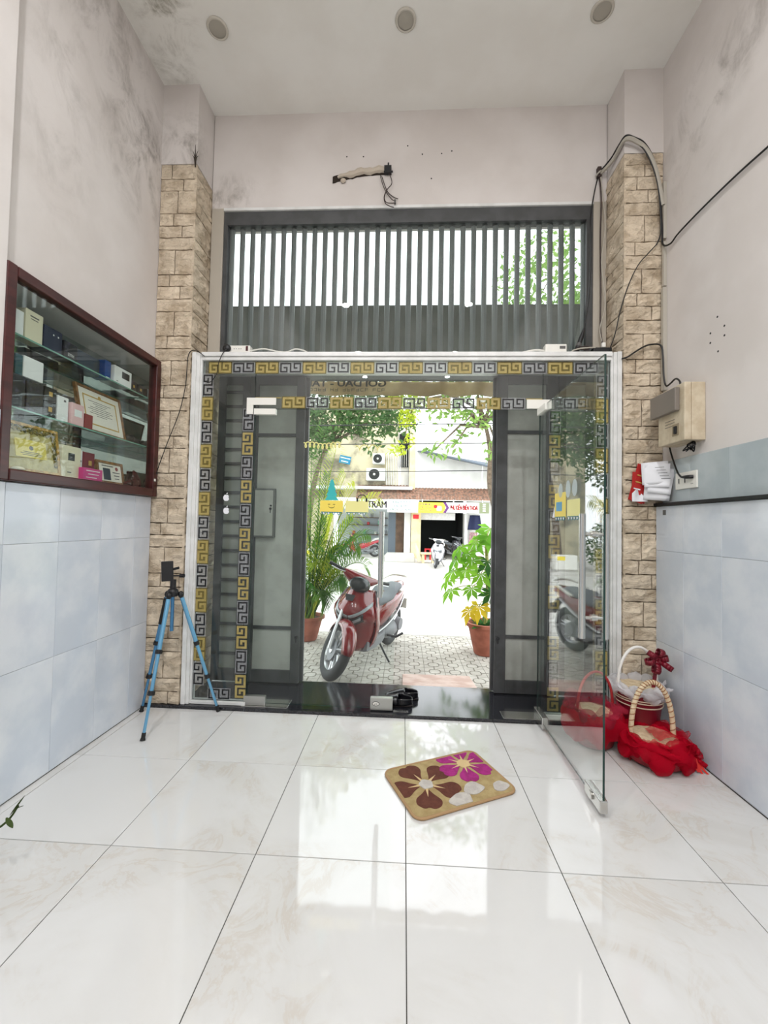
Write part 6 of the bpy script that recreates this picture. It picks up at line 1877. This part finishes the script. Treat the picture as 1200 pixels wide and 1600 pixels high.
# air conditioner units
def ac(x0, x1, z0, z1, label):
    t = thing('air_conditioner', label, 'air conditioner', ((x0 + x1) / 2, YB - 0.2, z0), 0, 'outdoor air conditioner units')
    MB().box(x0, x1, YB - 0.4, YB - 0.01, z0, z1).build('casing', wall_w, t, bevel=0.03)
    c = (x0 + (x1 - x0) * 0.42, (z0 + z1) / 2)
    r = (z1 - z0) * 0.43
    MB().cyl((c[0], YB - 0.402, c[1]), (c[0], YB - 0.41, c[1]), r, n=24).build('fan_grille', dark_in, t)
    MB().cyl((c[0], YB - 0.411, c[1]), (c[0], YB - 0.42, c[1]), r * 0.22, n=14).build('fan_hub', white_p, t)
ac(-1.45, -0.92, 3.95, 4.40, 'upper air conditioner unit on the stained wall')
ac(-1.72, -0.88, 3.22, 3.76, 'lower wide air conditioner unit on the stained wall')
# grey side awning at the far right
MB().add([(0.5, YB - 0.2, 4.55), (3.9, YB - 0.2, 4.0), (4.2, YB - 1.1, 3.62), (0.8, YB - 1.1, 4.4)], [(0, 1, 2, 3)]).build('awning_sheet', steel_bl, bl, solid=0.05)
MB().cyl((3.2, YB - 0.9, 2.9), (3.2, YB - 0.9, 3.85), 0.03, n=8).build('awning_post', white_al, bl)
# step, bench, stool, hung clothes, goods
tag(MB().box(-0.75, 0.40, 15.6, 17.5, -0.12, 0.12).build('concrete_step', road_m, bevel=0.02), 'low concrete step before the brown door across the street', 'step')
bn = thing('stone_bench', 'pale curved stone bench beside the concrete step', 'bench', (0.75, 15.6, -0.12))
MB().box(0.62, 1.2, 15.4, 15.8, 0.20, 0.27).build('bench_seat', cream_w, bn, bevel=0.02)
for x in (0.72, 1.1):
    MB().box(x - 0.05, x + 0.05, 15.45, 15.75, -0.119, 0.20).build('leg', cream_w, bn)
MB().tube(spline([(0.60, 15.45, -0.05), (0.50, 15.5, 0.3), (0.42, 15.55, 0.62)]), [0.09, .09, .09, .085, .08, .08, .075, .07, .06, .05, .04, .03, .02], 8).build('bench_arm', cream_w, bn, True)
stl = mat('red_stool_plastic', (190, 26, 36), 0.5)
t = thing('red_stool', 'red plastic stool beside the silver scooter', 'stool', (0.98, 17.0, -0.12))
MB().box(0.85, 1.11, 16.87, 17.13, 0.30, 0.34).build('seat', stl, t)
for x in (0.88, 1.08):
    for y in (16.9, 17.1):
        MB().cyl((x, y, -0.119), (x, y, 0.30), 0.03, n=8).build('leg', stl, t)
def garment(x, w, z0, z1, m, name, label):
    t = thing(name, label, 'clothes', (x, YB - 0.45, z0), 0, 'clothes hung beside the phone shop')
    def f(u, v):
        return Vector((x + w * (u - 0.5) * (0.75 + 0.35 * v), YB - 0.45 + 0.05 * sin(u * 9), z1 - (z1 - z0) * v))
    MB().grid(f, 10, 6).build('cloth', m, t, True, solid=0.03)
    MB().tube([(x - w * 0.35, YB - 0.45, z1), (x, YB - 0.45, z1 + 0.08), (x + w * 0.35, YB - 0.45, z1)], 0.012, 5).build('hanger', white_al, t)
garment(3.0, 0.55, 1.15, 1.78, mat('navy_cloth', (36, 42, 74), 0.9), 'hung_jacket', 'navy jacket hung at the right of the phone shop')
garment(2.95, 0.40, 0.5, 1.05, mat('plaid_cloth', (190, 160, 160), 0.9, c2=(120, 84, 90), ns=30), 'hung_shirt', 'pale plaid shirt hung below the navy jacket')
gd = [mat('goods_red', (176, 40, 50), 0.6), mat('goods_grey', (110, 116, 120), 0.6), mat('goods_white', (216, 216, 212), 0.6), mat('goods_green', (100, 150, 130), 0.6)]
for k in range(10):
    x = -2.45 + 0.17 * k
    z = (0.83, 1.28, 1.63)[k % 3]
    h = 0.16 + 0.05 * sin(k * 3)
    t = MB().box(x, x + 0.12, YB + 1.05, YB + 1.25, z + 0.001, z + h).build('shelf_goods', gd[k % 4], bevel=0.02)
    tag(t, '%s carton on the %s shelf of the left shop, %d from its left' % (('red', 'grey', 'white', 'green')[k % 4], ('lower', 'middle', 'top')[k % 3], k // 3 + 1), 'goods', 'goods in the left shop')
# utility cabinet
uc = thing('utility_cabinet', 'white utility cabinet standing on the far pavement at the left', 'cabinet', (-3.5, 13.8, -0.12))
MB().box(-3.85, -3.15, 13.6, 14.0, -0.05, 0.42).build('cabinet_body', white_p, uc, bevel=0.01)
MB().box(-3.8, -3.2, 13.65, 13.95, -0.119, -0.05).build('plinth', road_m, uc)
MB().box(-3.45, -3.2, 13.594, 13.599, 0.25, 0.38).build('warning_label', sy, uc)

# ---------------------------------------------------------------- trees and lines
bark = mat('tree_bark', (112, 98, 82), 0.95, c2=(84, 72, 60), ns=12, bump=0.6, bs=20)
tree_g = leafm('tree_green', (94, 122, 70), (70, 100, 62), 0.4)
tree_b = leafm('bright_tree_green', (142, 168, 96), (110, 142, 76), 0.5)  # brighter, paler green leaves of the leaning tree
tree_y = leafm('yellow_green_leaf', (186, 196, 70), (160, 180, 60), 0.5)
def foliage(blobs, n, size, seed):
    rr = random.Random(seed)
    mb = MB()
    tot = sum(b[3] * b[4] * b[5] for b in blobs)
    for (cx, cy, cz, rx, ry, rz) in blobs:
        for k in range(max(20, int(n * rx * ry * rz / tot))):
            while True:
                u, v, w = rr.uniform(-1, 1), rr.uniform(-1, 1), rr.uniform(-1, 1)
                q = u * u + v * v + w * w
                if 0.15 < q < 1:
                    break
            c = Vector((cx + rx * u, cy + ry * v, cz + rz * w))
            d = Vector((rr.gauss(0, 1), rr.gauss(0, 1), rr.gauss(-0.5, 0.6))).normalized()
            s = d.cross(Vector((rr.gauss(0, 1), rr.gauss(0, 1), rr.gauss(0, 1)))).normalized()
            n_ = d.cross(s)
            l = size * rr.uniform(0.7, 1.3)
            a, b = c - s * l * 0.20 + d * l * 0.5 - n_ * l * 0.06, c + s * l * 0.20 + d * l * 0.5 - n_ * l * 0.06
            mb.add([c, a, c + d * l, b], [(0, 1, 2), (0, 2, 3)])
    return mb
def tree(name, label, base, trunk, blobs, n, size, m, seed, group='street trees', r0=0.16):
    t = thing(name, label, 'tree', base, 0, group)
    MB().tube(spline([base] + trunk, 5), [r0 * (1 - 0.75 * k / (5 * len(trunk))) for k in range(5 * len(trunk) + 1)], 9).build('trunk', bark, t, True)
    for k, b in enumerate(blobs):
        e = Vector(b[:3])
        MB().tube([Vector(trunk[-1]) - Vector((0, 0, 0.4)), (Vector(trunk[-1]) + e) / 2 + Vector((0, 0, 0.1)), e], [0.05, 0.03, 0.012], 6).build('branch', bark, t, True)
    tag(foliage(blobs, n, size, seed).build('foliage', m, t), kind='stuff')
    return t
tree('dense_street_tree', 'dense grey green tree across the street at the left', (-3.6, 14.6, -0.12), [(-3.5, 14.6, 1.5), (-3.2, 14.5, 3.2), (-2.6, 14.3, 4.6)],
     [(-2.6, 13.8, 4.9, 1.3, 1.0, 0.8), (-1.3, 13.6, 5.0, 1.2, 1.0, 0.7), (-0.4, 13.4, 4.7, 0.8, 0.8, 0.5), (-3.9, 14.2, 4.6, 1.3, 1.0, 1.2), (-2.0, 14, 6.2, 2.2, 1.2, 1.0), (-5.2, 14.5, 5.4, 1.6, 1.2, 1.6), (-1.2, 13.2, 4.05, 0.5, 0.4, 0.4), (-5.0, 13.6, 3.5, 1.3, 0.9, 0.9), (-6.2, 14.4, 3.2, 0.8, 0.8, 0.9)], 10500, 0.20, tree_g, 3)
lt = tree('leaning_street_tree', 'tree with a pale trunk at the right edge of the doorway view', (2.75, 11.2, -0.22), [(2.62, 11.2, 1.2), (2.30, 11.1, 2.4), (2.25, 11.0, 3.4), (1.95, 10.6, 4.3)],
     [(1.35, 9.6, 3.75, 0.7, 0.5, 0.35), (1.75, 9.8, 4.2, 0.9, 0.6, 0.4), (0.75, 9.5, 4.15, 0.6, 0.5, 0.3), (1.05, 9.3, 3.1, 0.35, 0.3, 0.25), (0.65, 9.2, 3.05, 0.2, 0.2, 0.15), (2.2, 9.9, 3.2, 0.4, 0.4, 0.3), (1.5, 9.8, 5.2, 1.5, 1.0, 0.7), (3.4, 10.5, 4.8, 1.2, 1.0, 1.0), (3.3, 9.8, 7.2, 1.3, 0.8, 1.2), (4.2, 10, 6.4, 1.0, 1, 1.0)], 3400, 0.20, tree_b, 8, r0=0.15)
tag(foliage([(0.0, 12.0, 4.55, 0.32, 0.3, 0.35), (0.1, 12.0, 3.85, 0.18, 0.2, 0.25), (-0.25, 12.0, 3.55, 0.3, 0.25, 0.2), (0.05, 12.0, 5.2, 0.6, 0.5, 0.5)], 700, 0.17, 12).build('yellow_foliage', tree_y, lt), kind='stuff')
MB().tube(spline([(1.95, 10.6, 4.3), (1.2, 11.2, 4.9), (0.4, 11.8, 4.9), (0.05, 12.0, 4.5), (-0.05, 12.0, 3.7)]), [0.05 - 0.0018 * k for k in range(25)], 6).build('branch', bark, lt, True)
for k, (x, y, h) in enumerate(((-10.6, 15, 5.0), (-15.4, 13.5, 6.0), (-20.5, 16, 6.0), (8.5, 16, 6.0))):
    tree('roadside_tree', ('leafy roadside tree left of the dense tree', 'large roadside tree farther left along the street', 'roadside tree at the far left end of the street', 'roadside tree beyond the right of the doorway')[k],
         (x, y, -0.15), [(x + 0.1, y, 1.5), (x + 0.2, y, h * 0.6)], [(x, y, h, 2.0, 1.8, 1.7), (x + 1.3, y - 0.5, h * 0.75, 1.5, 1.3, 1.0), (x - 1.2, y, h * 0.62, 1.6, 1.4, 1.4)], 2600, 0.32, tree_g, 20 + k)
# shrubs at the foot of the far trees
for k, (x, y) in enumerate(((-5.0, 14.2), (-6.6, 14.6), (-8.4, 14.0))):
    t = thing('roadside_shrub', ('round green shrub nearest the white utility cabinet', 'green shrub between two others on the far pavement', 'green shrub farthest left on the far pavement')[k], 'shrub', (x, y, -0.12), 0, 'shrubs on the far pavement')
    MB().tube([(x, y, -0.12), (x, y, 0.5)], [0.04, 0.02], 6).build('stem', bark, t)
    tag(foliage([(x, y, 0.75, 0.75, 0.6, 0.8)], 900, 0.14, 40 + k).build('foliage', tree_g, t), kind='stuff')
for k, (y, z, s) in enumerate(((9.5, 4.35, 0.3), (9.6, 3.95, 0.25), (10.4, 3.6, 0.2), (12, 3.2, 0.3))):
    pts = [(x, y, z - s * (1 - (x / 14) ** 2) + 0.02 * x) for x in range(-14, 15, 2)]
    tag(MB().tube(spline(pts, 3), 0.012, 5).build('overhead_line', cable_b), ('highest', 'second highest', 'third highest', 'lowest')[k] + ' overhead line sagging across the street', 'cable', 'overhead lines')
